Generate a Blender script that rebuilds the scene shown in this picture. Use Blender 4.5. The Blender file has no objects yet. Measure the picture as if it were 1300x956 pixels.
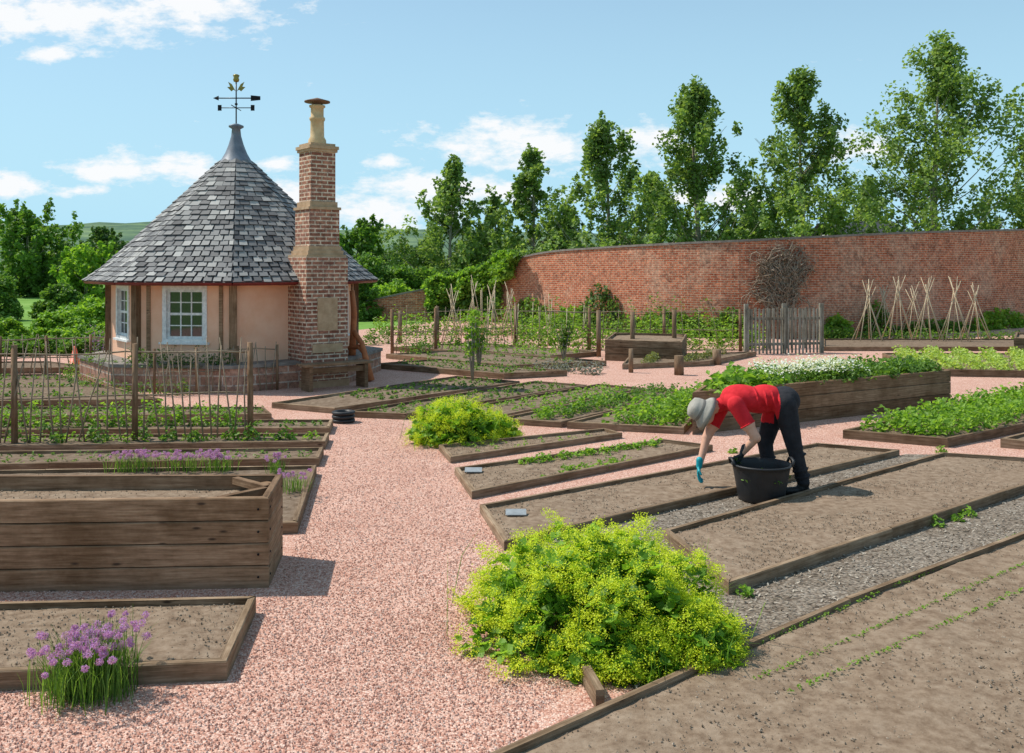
import bpy, bmesh, math, random
import numpy as np
from mathutils import Vector, Matrix, noise
rng=np.random.default_rng(7); random.seed(7)
H0=340.0; F=1200.0; CH=2.2
# survey helper: image bearing of a point lying on the horizontal plane z -> metres (x right, y away from viewer)
def G(u,v,z=0.0):
    D=(CH-z)*F/(v-H0); return ((u-650)*D/F, D, z)
def A(u,v,D):
    return ((u-650)*D/F, D, CH+(H0-v)*D/F)
scene=bpy.context.scene
def link(o,parent=None):
    scene.collection.objects.link(o)
    if parent: o.parent=parent
    return o
def empty(name):
    return link(bpy.data.objects.new(name,None))
# ---------------------------------------------------------------- materials
def newmat(name):
    m=bpy.data.materials.new(name); m.use_nodes=True
    nt=m.node_tree; b=nt.nodes['Principled BSDF']; return m,nt,b
def nd(nt,t,**kw):
    n=nt.nodes.new(t)
    for k,v in kw.items():
        if k in n.inputs: n.inputs[k].default_value=v
        else: setattr(n,k,v)
    return n
def ramp(nt,fac,cols,pos=None):
    r=nt.nodes.new('ShaderNodeValToRGB'); e=r.color_ramp.elements
    while len(e)<len(cols): e.new(0.5)
    for i,c in enumerate(cols):
        e[i].position=(pos[i] if pos else i/(len(cols)-1)); e[i].color=(*c,1)
    nt.links.new(fac,r.inputs[0]); return r.outputs[0]
def mix(nt,fac,a,b,mode='MIX'):
    m=nt.nodes.new('ShaderNodeMix'); m.data_type='RGBA'; m.blend_type=mode
    for s,v in ((0,fac),(6,a),(7,b)):
        if hasattr(v,'links'): nt.links.new(v,m.inputs[s])
        else: m.inputs[s].default_value=v if s==0 else (*v,1)
    return m.outputs[2]
def coords(nt,kind='Object',scale=(1,1,1)):
    tc=nt.nodes.new('ShaderNodeTexCoord'); mp=nt.nodes.new('ShaderNodeMapping')
    mp.inputs['Scale'].default_value=scale
    nt.links.new(tc.outputs[kind],mp.inputs[0]); return mp.outputs[0]
def noi(nt,co,scale,detail=4,rough=0.6):
    n=nd(nt,'ShaderNodeTexNoise'); n.inputs['Scale'].default_value=scale
    n.inputs['Detail'].default_value=detail; n.inputs['Roughness'].default_value=rough
    nt.links.new(co,n.inputs['Vector']); return n.outputs[0]
def bump(nt,b,h,strength=.5,dist=.01):
    bp=nt.nodes.new('ShaderNodeBump'); bp.inputs['Strength'].default_value=strength
    bp.inputs['Distance'].default_value=dist
    nt.links.new(h,bp.inputs['Height']); nt.links.new(bp.outputs[0],b.inputs['Normal'])
def surf(name,cols,scale=8,rough=.85,bs=.4,bd=.01,bscale=None,kind='Object',mscale=(1,1,1),big=None,detail=6,spec=.3):
    m,nt,b=newmat(name); co=coords(nt,kind,mscale)
    c=ramp(nt,noi(nt,co,scale,detail,.65),cols,[.3+.4*i/(len(cols)-1) for i in range(len(cols))])
    if big:
        c=mix(nt,noi(nt,coords(nt,'Object'),big[0],3),c,mix(nt,1.0,c,big[1],'MULTIPLY'))
    nt.links.new(c,b.inputs['Base Color']); b.inputs['Roughness'].default_value=rough
    b.inputs['Specular IOR Level'].default_value=spec
    if bs: bump(nt,b,noi(nt,co,bscale or scale*3,5,.7),bs,bd)
    return m
def plain(name,c,rough=.6,metal=0,spec=.4):
    m,nt,b=newmat(name); co=coords(nt)
    c2=tuple(x*.72 for x in c)
    nt.links.new(ramp(nt,noi(nt,co,14,5),[c2,c],[.35,.65]),b.inputs['Base Color'])
    b.inputs['Roughness'].default_value=rough; b.inputs['Metallic'].default_value=metal
    b.inputs['Specular IOR Level'].default_value=spec; return m
def pebbly(name,cols,vs,bs,bd,big,rough=.9,mscale=(1,1,1)):
    m,nt,b=newmat(name); co=coords(nt,'Object',mscale)
    v=nt.nodes.new('ShaderNodeTexVoronoi'); v.inputs['Scale'].default_value=vs; nt.links.new(co,v.inputs['Vector'])
    s=nt.nodes.new('ShaderNodeSeparateColor'); nt.links.new(v.outputs['Color'],s.inputs[0])
    c=ramp(nt,s.outputs[0],cols)
    c=mix(nt,ramp(nt,noi(nt,co,big[0],6,.75),[(0,0,0),(1,1,1)],[.35,.65]),c,mix(nt,1.0,c,big[1],'MULTIPLY'))
    dk=ramp(nt,v.outputs['Distance'],[(1,1,1),(1,1,1),(.55,.5,.5)],[0,.45,.95])
    c=mix(nt,1.0,c,dk,'MULTIPLY')
    nt.links.new(c,b.inputs['Base Color']); b.inputs['Roughness'].default_value=rough
    b.inputs['Specular IOR Level'].default_value=.15
    inv=nt.nodes.new('ShaderNodeMath'); inv.operation='SUBTRACT'; inv.inputs[0].default_value=1
    nt.links.new(v.outputs['Distance'],inv.inputs[1])
    bump(nt,b,inv.outputs[0],bs,bd); return m
def attr_rnd(nt):
    a=nt.nodes.new('ShaderNodeAttribute'); a.attribute_name='rnd'; return a.outputs['Fac']
def rndmat(name,cols,rough=.8,bs=.3,scale=20,spec=.3):
    m,nt,b=newmat(name)
    c=ramp(nt,attr_rnd(nt),cols); co=coords(nt)
    n=noi(nt,co,scale,5,.7)
    c=mix(nt,n,c,mix(nt,1.0,c,(.55,.55,.55),'MULTIPLY'))
    nt.links.new(c,b.inputs['Base Color']); b.inputs['Roughness'].default_value=rough
    b.inputs['Specular IOR Level'].default_value=spec
    if bs: bump(nt,b,n,bs,.006)
    return m
def leafm(name,cols,trans=.4,gloss=.12):
    m,nt,b=newmat(name)
    c=ramp(nt,attr_rnd(nt),cols)
    nt.links.new(c,b.inputs['Base Color']); b.inputs['Roughness'].default_value=.5
    b.inputs['Specular IOR Level'].default_value=gloss*2
    t=nt.nodes.new('ShaderNodeBsdfTranslucent')
    tc=mix(nt,1.0,c,(1.4,1.4,.6),'MULTIPLY'); nt.links.new(tc,t.inputs[0])
    mx=nt.nodes.new('ShaderNodeMixShader'); mx.inputs[0].default_value=trans
    nt.links.new(b.outputs[0],mx.inputs[1]); nt.links.new(t.outputs[0],mx.inputs[2])
    nt.links.new(mx.outputs[0],nt.nodes['Material Output'].inputs[0]); return m
def brickm(name,c1,c2,mort,stain,stain2,rs=.075,bw=.225,mo=.009,bigs=.5):
    m,nt,b=newmat(name)
    tc=nt.nodes.new('ShaderNodeTexCoord')
    br=nt.nodes.new('ShaderNodeTexBrick')
    for k,v in (('Scale',1),('Mortar Size',mo),('Mortar Smooth',.2),('Bias',-.1),('Brick Width',bw),('Row Height',rs)):
        br.inputs[k].default_value=v
    br.inputs['Color1'].default_value=(*c1,1); br.inputs['Color2'].default_value=(*c2,1); br.inputs['Mortar'].default_value=(*mort,1)
    nt.links.new(tc.outputs['UV'],br.inputs['Vector'])
    ob=coords(nt)
    n1=ramp(nt,noi(nt,ob,bigs,8,.8),[(0,0,0),(1,1,1)],[.48,.60])
    c=mix(nt,n1,br.outputs[0],mix(nt,.45,br.outputs[0],stain))
    n2=ramp(nt,noi(nt,ob,bigs*5,8,.8),[(0,0,0),(1,1,1)],[.52,.64])
    c=mix(nt,n2,c,mix(nt,.65,c,stain2))
    n3=noi(nt,ob,9,6,.85); n3=ramp(nt,n3,[(0,0,0),(1,1,1)],[.36,.64])
    c=mix(nt,n3,mix(nt,1.0,c,(1.5,1.42,1.35),'MULTIPLY'),mix(nt,1.0,c,(.52,.50,.50),'MULTIPLY'))
    nt.links.new(c,b.inputs['Base Color']); b.inputs['Roughness'].default_value=.9
    b.inputs['Specular IOR Level'].default_value=.1
    iv=nt.nodes.new('ShaderNodeMath'); iv.operation='SUBTRACT'; iv.inputs[0].default_value=1; nt.links.new(br.outputs['Fac'],iv.inputs[1])
    bump(nt,b,iv.outputs[0],.5,.008); return m
def woodm(name,cols,rough=.85):
    m,nt,b=newmat(name)
    co=coords(nt,'UV',(1.2,22,1)); n=noi(nt,co,2.2,7,.7)
    c=ramp(nt,n,cols,[.32+.36*i/(len(cols)-1) for i in range(len(cols))])
    n2=noi(nt,coords(nt,'Object'),2.2,5,.7)
    c=mix(nt,ramp(nt,n2,[(0,0,0),(1,1,1)],[.38,.65]),c,mix(nt,1.0,c,(.58,.53,.47),'MULTIPLY'))
    v=nt.nodes.new('ShaderNodeTexVoronoi'); v.inputs['Scale'].default_value=1; nt.links.new(coords(nt,'UV',(3.0,9,1)),v.inputs['Vector'])
    c=mix(nt,ramp(nt,v.outputs['Distance'],[(1,1,1),(0,0,0)],[.05,.12]),c,(.07,.045,.03))
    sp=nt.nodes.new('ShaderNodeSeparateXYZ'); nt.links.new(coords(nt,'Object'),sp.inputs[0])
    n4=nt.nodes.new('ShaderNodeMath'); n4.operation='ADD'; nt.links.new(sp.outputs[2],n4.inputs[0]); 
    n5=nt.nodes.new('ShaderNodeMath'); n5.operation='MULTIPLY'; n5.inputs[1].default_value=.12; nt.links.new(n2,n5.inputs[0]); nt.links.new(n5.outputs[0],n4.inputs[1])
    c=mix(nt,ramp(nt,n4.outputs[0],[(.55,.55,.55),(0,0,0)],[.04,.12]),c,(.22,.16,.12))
    c=mix(nt,attr_rnd(nt),c,mix(nt,1.0,c,(.62,.59,.56),'MULTIPLY'))
    nt.links.new(c,b.inputs['Base Color']); b.inputs['Roughness'].default_value=rough
    b.inputs['Specular IOR Level'].default_value=.15
    bump(nt,b,n,.6,.004); return m
GRAVEL=pebbly('pink_gravel',[(.42,.19,.135),(.62,.335,.25),(.70,.43,.33),(.80,.58,.48),(.54,.275,.20)],85,.7,.009,(1.2,(.86,.81,.79)))
CHIP=pebbly('woodchip_mulch',[(.11,.085,.062),(.29,.24,.19),(.41,.355,.29),(.20,.155,.115)],38,.9,.014,(2,(.7,.66,.62)),mscale=(1,2.0,1))
SOIL=surf('dry_soil',[(.17,.115,.078),(.28,.205,.145),(.37,.285,.21)],14,.95,.7,.007,60,big=(1.1,(.74,.70,.67)),spec=.03,detail=10)
SOILD=surf('dark_soil',[(.13,.088,.06),(.225,.165,.118),(.31,.238,.175)],12,.95,.8,.012,40,big=(.8,(.75,.72,.7)),spec=.03,detail=9)
CRUMB=rndmat('soil_crumbs',[(.22,.16,.11),(.32,.245,.18),(.46,.37,.285)],.95,0,spec=.03)
PEB=rndmat('gravel_stones',[(.44,.20,.15),(.63,.34,.255),(.74,.48,.38),(.82,.65,.57)],.85,0)
CHIPS=rndmat('wood_chips',[(.15,.115,.08),(.36,.30,.235),(.58,.51,.42)],.9,0)
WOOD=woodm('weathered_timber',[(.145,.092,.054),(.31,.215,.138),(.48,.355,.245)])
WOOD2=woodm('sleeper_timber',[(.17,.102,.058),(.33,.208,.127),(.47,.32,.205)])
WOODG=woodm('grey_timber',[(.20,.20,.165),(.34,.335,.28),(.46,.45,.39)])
STICK=surf('hazel_sticks',[(.17,.125,.08),(.36,.275,.19)],12,.85,.2)
CANE=surf('bamboo_canes',[(.40,.30,.18),(.64,.52,.36)],12,.7,.1)
BRICKW=brickm('old_wall_brick',(.38,.105,.052),(.54,.20,.11),(.47,.37,.28),(.53,.40,.30),(.14,.075,.055),mo=.010)
BRICKC=brickm('chimney_brick',(.24,.098,.066),(.43,.215,.145),(.62,.53,.42),(.36,.2,.16),(.13,.07,.06),mo=.013,bigs=2)
COPE=surf('coping_stone',[(.14,.12,.105),(.28,.25,.22)],6,.9,.4)
SAND=surf('yellow_sandstone',[(.36,.23,.13),(.56,.39,.25)],7,.9,.4)
REDSTONE=brickm('red_sandstone_blocks',(.32,.17,.12),(.50,.31,.23),(.48,.41,.35),(.42,.29,.23),(.2,.13,.11),rs=.17,bw=.42,mo=.014,bigs=2)
SLATE=rndmat('roof_slates',[(.085,.085,.09),(.16,.155,.155),(.225,.22,.22),(.33,.32,.305),(.50,.48,.45)],.7,.5,26,.35)
SLATEB=plain('roof_underlay',(.05,.05,.055))
LEAD=surf('lead_cap',[(.10,.12,.155),(.19,.215,.26)],6,.5,.15,spec=.5)
PLASTER=surf('peach_limewash',[(.80,.43,.27),(.90,.56,.39)],2.5,.9,.2)
WHITE=plain('white_paint',(.86,.86,.84),.45)
REDP=plain('oxblood_paint',(.22,.025,.02),.45)
GLASSM=plain('window_glass',(.03,.035,.04),.04,0,.9)
BLACKM=plain('black_iron',(.015,.015,.018),.4,.6)
GOLD=plain('gilded_copper',(.32,.25,.06),.4,.5)
POT=surf('buff_terracotta',[(.50,.33,.17),(.68,.50,.29)],8,.8,.15)
TERRA=surf('orange_timber',[(.34,.10,.04),(.56,.20,.08)],8,.75,.3)
RUST=surf('rusty_cowl',[(.12,.06,.04),(.25,.14,.09)],12,.7,.3)
BARK=surf('tree_bark',[(.20,.17,.13),(.38,.34,.27)],5,.9,.6)
GRASS=surf('grass_field',[(.09,.18,.03),(.16,.29,.06),(.22,.34,.09)],.35,.95,.3,.05,6,spec=.05)
HILL=surf('hill_woodland_hazed',[(.06,.105,.09),(.11,.17,.11),(.22,.30,.15)],.012,1,.8,6,.05,spec=0)  # woods and field greens, with bluish distance haze painted into the colours
# ---------------------------------------------------------------- builders
class B:
    def __init__(s): s.v=[];s.f=[];s.uv=[];s.mi=[];s.sm=[];s.r=[]
    def poly(s,pts,mi=0,smooth=False,off=(0,0),rnd=None,uv=None):
        pts=[Vector(p) for p in pts]; k=len(s.v); s.v+= [tuple(p) for p in pts]
        s.f.append(list(range(k,k+len(pts))))
        if uv is None:
            a=(pts[1]-pts[0]).normalized() if (pts[1]-pts[0]).length>1e-9 else Vector((1,0,0))
            n=a.cross(pts[-1]-pts[0]); n=n.normalized() if n.length>1e-12 else Vector((0,0,1))
            b=n.cross(a); uv=[((p-pts[0]).dot(a)+off[0],(p-pts[0]).dot(b)+off[1]) for p in pts]
        s.uv.append(uv); s.mi.append(mi); s.sm.append(smooth); s.r.append(random.random() if rnd is None else rnd)
    def box(s,c,ax,ay,az,mi=0):
        c,ax,ay,az=Vector(c),Vector(ax),Vector(ay),Vector(az)
        if ax.cross(ay).dot(az)<0: ay=-ay
        o=(random.random()*9,random.random()*9); r=random.random()
        for (u,w,n) in ((ax,ay,az),(ax,az,-ay),(ay,az,ax)):
            for sg in (1,-1):
                nn=n*sg; uu=u*sg if u.cross(w).dot(n)>0 else u*-sg
                s.poly([c+nn-uu-w,c+nn+uu-w,c+nn+uu+w,c+nn-uu+w],mi,off=o,rnd=r)
    def beam(s,p0,p1,w,h,up=(0,0,1),mi=0):
        p0,p1=Vector(p0),Vector(p1); a=(p1-p0)/2; up=Vector(up); sd=a.cross(up).normalized(); u2=sd.cross(a).normalized()
        s.box((p0+p1)/2,a,sd*w/2,u2*h/2,mi)
    def tube(s,pts,rad,n=8,mi=0,cap=True,sx=1):
        pts=[Vector(p) for p in pts]
        if not hasattr(rad,'__len__'): rad=[rad]*len(pts)
        k0=len(s.v); r=random.random(); L=0; ref=None
        for i,p in enumerate(pts):
            d=(pts[min(i+1,len(pts)-1)]-pts[max(i-1,0)]).normalized()
            if ref is None: ref=d.orthogonal().normalized()
            x=(ref-d*ref.dot(d)).normalized(); ref=x; y=d.cross(x)
            for j in range(n):
                a=2*math.pi*j/n; s.v.append(tuple(p+(x*math.cos(a)+y*math.sin(a))*rad[i]))
        for i in range(len(pts)-1):
            l=(pts[i+1]-pts[i]).length
            for j in range(n):
                j2=(j+1)%n
                s.f.append([k0+i*n+j,k0+i*n+j2,k0+(i+1)*n+j2,k0+(i+1)*n+j])
                c=2*math.pi*rad[i]/n
                s.uv.append([(L,j*c),(L,(j+1)*c),(L+l,(j+1)*c),(L+l,j*c)]); s.mi.append(mi); s.sm.append(True); s.r.append(r)
            L+=l
        if cap:
            for base,rev in ((k0,True),(k0+(len(pts)-1)*n,False)):
                ids=list(range(base,base+n)); ids=ids[::-1] if rev else ids
                s.f.append(ids); s.uv.append([(math.cos(q),math.sin(q)) for q in range(n)]); s.mi.append(mi); s.sm.append(False); s.r.append(r)
    def lathe(s,c,prof,n=24,mi=0,M=None,smooth=True):
        c=Vector(c); M=M or Matrix.Identity(3); k0=len(s.v); r=random.random()
        for (rr,z) in prof:
            for j in range(n):
                a=2*math.pi*j/n; s.v.append(tuple(c+M@Vector((rr*math.cos(a),rr*math.sin(a),z))))
        for i in range(len(prof)-1):
            for j in range(n):
                j2=(j+1)%n; s.f.append([k0+i*n+j,k0+i*n+j2,k0+(i+1)*n+j2,k0+(i+1)*n+j])
                s.uv.append([(j*.1,i*.1),(j*.1+.1,i*.1),(j*.1+.1,i*.1+.1),(j*.1,i*.1+.1)]); s.mi.append(mi); s.sm.append(smooth); s.r.append(r)
    def done(s,name,mats,parent=None):
        me=bpy.data.meshes.new(name); me.from_pydata(s.v,[],s.f)
        uvl=me.uv_layers.new(name='UVMap'); flat=[c for f in s.uv for p in f for c in p]
        uvl.data.foreach_set('uv',flat)
        me.polygons.foreach_set('material_index',s.mi); me.polygons.foreach_set('use_smooth',s.sm)
        at=me.attributes.new('rnd','FLOAT','FACE'); at.data.foreach_set('value',s.r)
        for m in mats: me.materials.append(m)
        me.update(); return link(bpy.data.objects.new(name,me),parent)
def npmesh(name,V,Fc,mat,rnd=None,parent=None,smooth=False,mids=None):
    me=bpy.data.meshes.new(name); V=np.asarray(V,dtype=np.float32); Fc=np.asarray(Fc,dtype=np.int32)
    n,k=Fc.shape; me.vertices.add(len(V)); me.vertices.foreach_set('co',V.ravel())
    me.loops.add(n*k); me.loops.foreach_set('vertex_index',Fc.ravel())
    me.polygons.add(n); me.polygons.foreach_set('loop_start',np.arange(n,dtype=np.int32)*k)
    me.update(calc_edges=True)
    if rnd is not None:
        at=me.attributes.new('rnd','FLOAT','FACE'); at.data.foreach_set('value',np.asarray(rnd,dtype=np.float32))
    for m in (mat if isinstance(mat,(list,tuple)) else [mat]): me.materials.append(m)
    if mids is not None: me.polygons.foreach_set('material_index',np.asarray(mids,dtype=np.int32))
    me.polygons.foreach_set('use_smooth',np.full(n,smooth))
    me.update(); return link(bpy.data.objects.new(name,me),parent)
def unit(a): return a/np.maximum(np.linalg.norm(a,axis=1,keepdims=True),1e-9)
def leafgeo(P,S,up=.4,asp=.6,cup=.12):
    n=len(P); N=unit(rng.normal(size=(n,3))); N[:,2]=np.abs(N[:,2])+up; N=unit(N)
    T=unit(np.cross(N,rng.normal(size=(n,3)))); Bv=np.cross(N,T); S=np.broadcast_to(S,(n,))[:,None]
    V=np.stack([P-T*S/2,P+Bv*S*asp/2+N*S*cup,P+T*S/2,P-Bv*S*asp/2+N*S*cup],1).reshape(-1,3)
    i=np.arange(n)[:,None]*4
    Fc=np.concatenate([i+[0,1,2],i+[0,2,3]],1).reshape(-1,3)
    return V,Fc,np.repeat(rng.random(n),2)
def roundgeo(P,S,up=.8,k=8):
    n=len(P); N=unit(rng.normal(size=(n,3))); N[:,2]=np.abs(N[:,2])+up; N=unit(N)
    T=unit(np.cross(N,rng.normal(size=(n,3)))); Bv=np.cross(N,T); S=np.broadcast_to(S,(n,))[:,None]
    L=[P-N*S*.12]
    for j in range(k):
        a=2*math.pi*j/k; rr=.5*(1 if j%2 else .86)*(.75 if j==0 else 1)
        L.append(P+(T*math.cos(a)+Bv*math.sin(a))*S*rr+N*S*(.05 if j%2 else -.02))
    V=np.stack(L,1).reshape(-1,3); i=np.arange(n)[:,None]*(k+1)
    Fc=np.concatenate([i+[0,1+j,1+(j+1)%k] for j in range(k)],1).reshape(-1,3)
    return V,Fc,np.repeat(rng.random(n),k)
def bladegeo(P,Hh,W,lean=.35,dirv=None):
    n=len(P); a=rng.random(n)*2*math.pi; Hh=np.broadcast_to(Hh,(n,))[:,None]
    d=np.stack([np.cos(a),np.sin(a),np.zeros(n)],1); sd=np.stack([-np.sin(a),np.cos(a),np.zeros(n)],1)
    l=(rng.random((n,1))*lean)
    m=P+d*l*Hh*.35+np.array([0,0,1])*Hh*.55; t=P+d*l*Hh+np.array([0,0,1])*Hh*(1-.3*l)
    V=np.stack([P-sd*W/2,P+sd*W/2,m+sd*W*.45,m-sd*W*.45,t+sd*W*.12,t-sd*W*.12],1).reshape(-1,3)
    i=np.arange(n)[:,None]*6
    Fc=np.concatenate([i+[0,1,2],i+[0,2,3],i+[3,2,4],i+[3,4,5]],1).reshape(-1,3)
    return V,Fc,np.repeat(rng.random(n),4),t
def merge(parts):
    V=[];Fc=[];R=[];M=[];k=0
    for j,p in enumerate(parts):
        V.append(p[0]);Fc.append(p[1]+k);R.append(p[2]);M.append(np.full(len(p[1]),p[3] if len(p)>3 else 0)); k+=len(p[0])
    return np.concatenate(V),np.concatenate(Fc),np.concatenate(R),np.concatenate(M)
def stones(P,S,flat=.6):
    n=len(P); base=np.array([[1,0,0],[0,1,0],[-1,0,0],[0,-1,0],[0,0,1],[0,0,-1]],float)
    V=base[None]*(.6+.6*rng.random((n,6,1))); V[:,:,2]*=flat
    a=rng.random(n)*6.28; c,s_=np.cos(a)[:,None],np.sin(a)[:,None]
    x=V[:,:,0]*c-V[:,:,1]*s_*(.7); y=V[:,:,0]*s_+V[:,:,1]*c*.7; V[:,:,0]=x; V[:,:,1]=y
    V=V*np.broadcast_to(S,(n,))[:,None,None]*.5+P[:,None,:]
    V=V.reshape(-1,3); i=np.arange(n)[:,None]*6
    tri=[[0,1,4],[1,2,4],[2,3,4],[3,0,4],[1,0,5],[2,1,5],[3,2,5],[0,3,5]]
    Fc=np.concatenate([i+t for t in tri],1).reshape(-1,3)
    return V,Fc,np.repeat(rng.random(n),8)
def inpoly(P,poly):
    x,y=P[:,0],P[:,1]; r=np.zeros(len(P),bool); n=len(poly)
    for i in range(n):
        x1,y1=poly[i][:2]; x2,y2=poly[(i+1)%n][:2]
        c=((y1>y)!=(y2>y))&(x<(x2-x1)*(y-y1)/(y2-y1+1e-12)+x1); r^=c
    return r
def sample(poly,n,z=0,near=0):
    poly=np.array([p[:2] for p in poly]); lo,hi=poly.min(0),poly.max(0); out=[]; c=0
    while c<n:
        q=lo+(hi-lo)*rng.random((n*2,2))
        if near: q=q[rng.random(len(q))<np.clip((near/np.maximum(q[:,1],1))**2,0,1)]
        q=q[inpoly(q,poly)]; out.append(q); c+=len(q)
    q=np.concatenate(out)[:n]; return np.concatenate([q,np.full((n,1),z)],1)
# ---------------------------------------------------------------- sky, sun, camera
EL=math.radians(53); SD=Vector((0.93,-0.33,0)).normalized()   # SD: direction shadows fall
sunvec=Vector((-SD.x*math.cos(EL),-SD.y*math.cos(EL),math.sin(EL)))
sl=bpy.data.lights.new('sun','SUN'); sl.energy=5.0; sl.angle=math.radians(.5); sl.color=(1,.95,.86)
so=link(bpy.data.objects.new('sun',sl)); so.rotation_euler=(-sunvec).to_track_quat('-Z','Y').to_euler()
w=bpy.data.worlds.new('World'); scene.world=w; w.use_nodes=True; nt=w.node_tree; nt.nodes.clear()
out=nt.nodes.new('ShaderNodeOutputWorld'); sky=nt.nodes.new('ShaderNodeTexSky'); sky.sky_type='NISHITA'; sky.sun_disc=False
sky.sun_elevation=EL; sky.sun_rotation=math.atan2(sunvec.x,sunvec.y)%(2*math.pi); sky.air_density=1.0; sky.dust_density=.4; sky.ozone_density=1.5; sky.altitude=50
bg=nt.nodes.new('ShaderNodeBackground'); bg.inputs[1].default_value=.13; nt.links.new(sky.outputs[0],bg.inputs[0])
bc=nt.nodes.new('ShaderNodeBackground'); bc.inputs[0].default_value=(.97,.985,1,1); bc.inputs[1].default_value=1.0
tc=nt.nodes.new('ShaderNodeTexCoord'); sp=nt.nodes.new('ShaderNodeSeparateXYZ'); nt.links.new(tc.outputs['Generated'],sp.inputs[0])
def mth(op,a,b=None,cl=False):
    n=nt.nodes.new('ShaderNodeMath'); n.operation=op; n.use_clamp=cl
    for i,v in enumerate((a,b)):
        if v is None: continue
        if hasattr(v,'links'): nt.links.new(v,n.inputs[i])
        else: n.inputs[i].default_value=v
    return n.outputs[0]
yy=mth('MAXIMUM',sp.outputs[1],.02)
cx=nt.nodes.new('ShaderNodeCombineXYZ'); nt.links.new(mth('DIVIDE',sp.outputs[0],yy),cx.inputs[0]); nt.links.new(mth('DIVIDE',sp.outputs[2],yy),cx.inputs[1])
fld=None
for (px,py,rx,ry) in [(90,16,260,42),(250,10,95,32),(66,68,66,12),(210,212,100,24),(112,216,56,17),(660,184,140,38),(545,236,130,26),(480,268,120,30),(832,180,60,26),(8,232,54,20),(345,208,38,12),(492,206,32,11),(620,245,100,20),(1090,190,66,22),(340,245,100,22),(100,242,36,10),(930,250,120,18),(-300,60,200,60),(1700,120,200,50)]:
    a=nt.nodes.new('ShaderNodeVectorMath'); a.operation='SUBTRACT'; nt.links.new(cx.outputs[0],a.inputs[0]); a.inputs[1].default_value=((px-650)/1200,(340-py)/1200,0)
    b=nt.nodes.new('ShaderNodeVectorMath'); b.operation='MULTIPLY'; nt.links.new(a.outputs[0],b.inputs[0]); b.inputs[1].default_value=(1200/rx,1200/ry,0)
    c=nt.nodes.new('ShaderNodeVectorMath'); c.operation='LENGTH'; nt.links.new(b.outputs[0],c.inputs[0])
    v=mth('SUBTRACT',1.0,c.outputs['Value']); fld=v if fld is None else mth('MAXIMUM',fld,v)
mp=nt.nodes.new('ShaderNodeMapping'); mp.inputs['Scale'].default_value=(1,2.2,1); nt.links.new(cx.outputs[0],mp.inputs[0])
n1=nt.nodes.new('ShaderNodeTexNoise'); n1.inputs['Scale'].default_value=20; n1.inputs['Detail'].default_value=11; n1.inputs['Roughness'].default_value=.66; nt.links.new(mp.outputs[0],n1.inputs['Vector'])
m1=mth('ADD',mth('MULTIPLY',mth('MAXIMUM',fld,-.6),1.0),mth('MULTIPLY',mth('SUBTRACT',n1.outputs[0],.5),3.6))
m1=mth('MULTIPLY',m1,1.4,True)
fr=mth('GREATER_THAN',sp.outputs[1],.05); msk=mth('MULTIPLY',mth('MULTIPLY',m1,fr),.97)
hz=mth('MULTIPLY',mth('SUBTRACT',.34,sp.outputs[2],True),1.9,True)   # pale summer haze toward the horizon
bh=nt.nodes.new('ShaderNodeBackground'); bh.inputs[0].default_value=(.48,.80,.98,1); bh.inputs[1].default_value=.98
ms0=nt.nodes.new('ShaderNodeMixShader'); nt.links.new(mth('ADD',hz,.40,True),ms0.inputs[0]); nt.links.new(bg.outputs[0],ms0.inputs[1]); nt.links.new(bh.outputs[0],ms0.inputs[2])
ms=nt.nodes.new('ShaderNodeMixShader'); nt.links.new(msk,ms.inputs[0]); nt.links.new(ms0.outputs[0],ms.inputs[1]); nt.links.new(bc.outputs[0],ms.inputs[2])
nt.links.new(ms.outputs[0],out.inputs[0])
cam=bpy.data.cameras.new('camera'); cam.sensor_width=36; cam.lens=36*F/1300; cam.shift_y=-(478-H0)/1300; cam.clip_end=9000; cam.clip_start=.05
co=link(bpy.data.objects.new('camera',cam)); co.location=(0,0,CH); co.rotation_euler=(math.pi/2,0,0); scene.camera=co
scene.view_settings.view_transform='Standard'; scene.view_settings.look='None'; scene.view_settings.exposure=0
# ---------------------------------------------------------------- ground
b=B(); b.poly([(-4000,-300,-.03),(4000,-300,-.03),(4000,6000,-.03),(-4000,6000,-.03)]); b.done('ground',[GRASS])
b=B(); b.poly([(-16,-3,0),(30,-3,0),(30,33,0),(19,35.4,0),(9.5,29.6,0),(7.5,29.6,0),(3,33.8,0),(-.4,38,0),(-3,39,0),(-7,30,0),(-16,26,0)]); b.done('gravel_path',[GRAVEL])
chip_poly=[G(*p) for p in [(650,694),(1150,577),(1198,578),(1400,592),(1500,640),(1100,800),(830,890),(780,860),(860,760),(720,740)]]
b=B(); b.poly([(x,y,.005) for x,y,_ in chip_poly]); b.done('woodchip_path',[CHIP])
P=sample(chip_poly,10000,.012,near=7); V,Fc,R=leafgeo(P,.016+.028*rng.random(len(P)),up=1.0,asp=.35,cup=.02); npmesh('woodchips',V,Fc,CHIPS,R)
pp=[G(*p) for p in [(-260,1010),(-260,872),(292,872),(330,757),(0,765),(0,750),(350,752),(380,675),(420,535),(440,525),(500,530),(560,570),(640,690),(640,780),(720,870),(640,960),(600,1010)]]
P=sample(pp,32000,.003,near=5.5); V,Fc,R=stones(P,.007+.012*rng.random(len(P)),.8); npmesh('gravel_stones',V,Fc,PEB,R)
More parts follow.
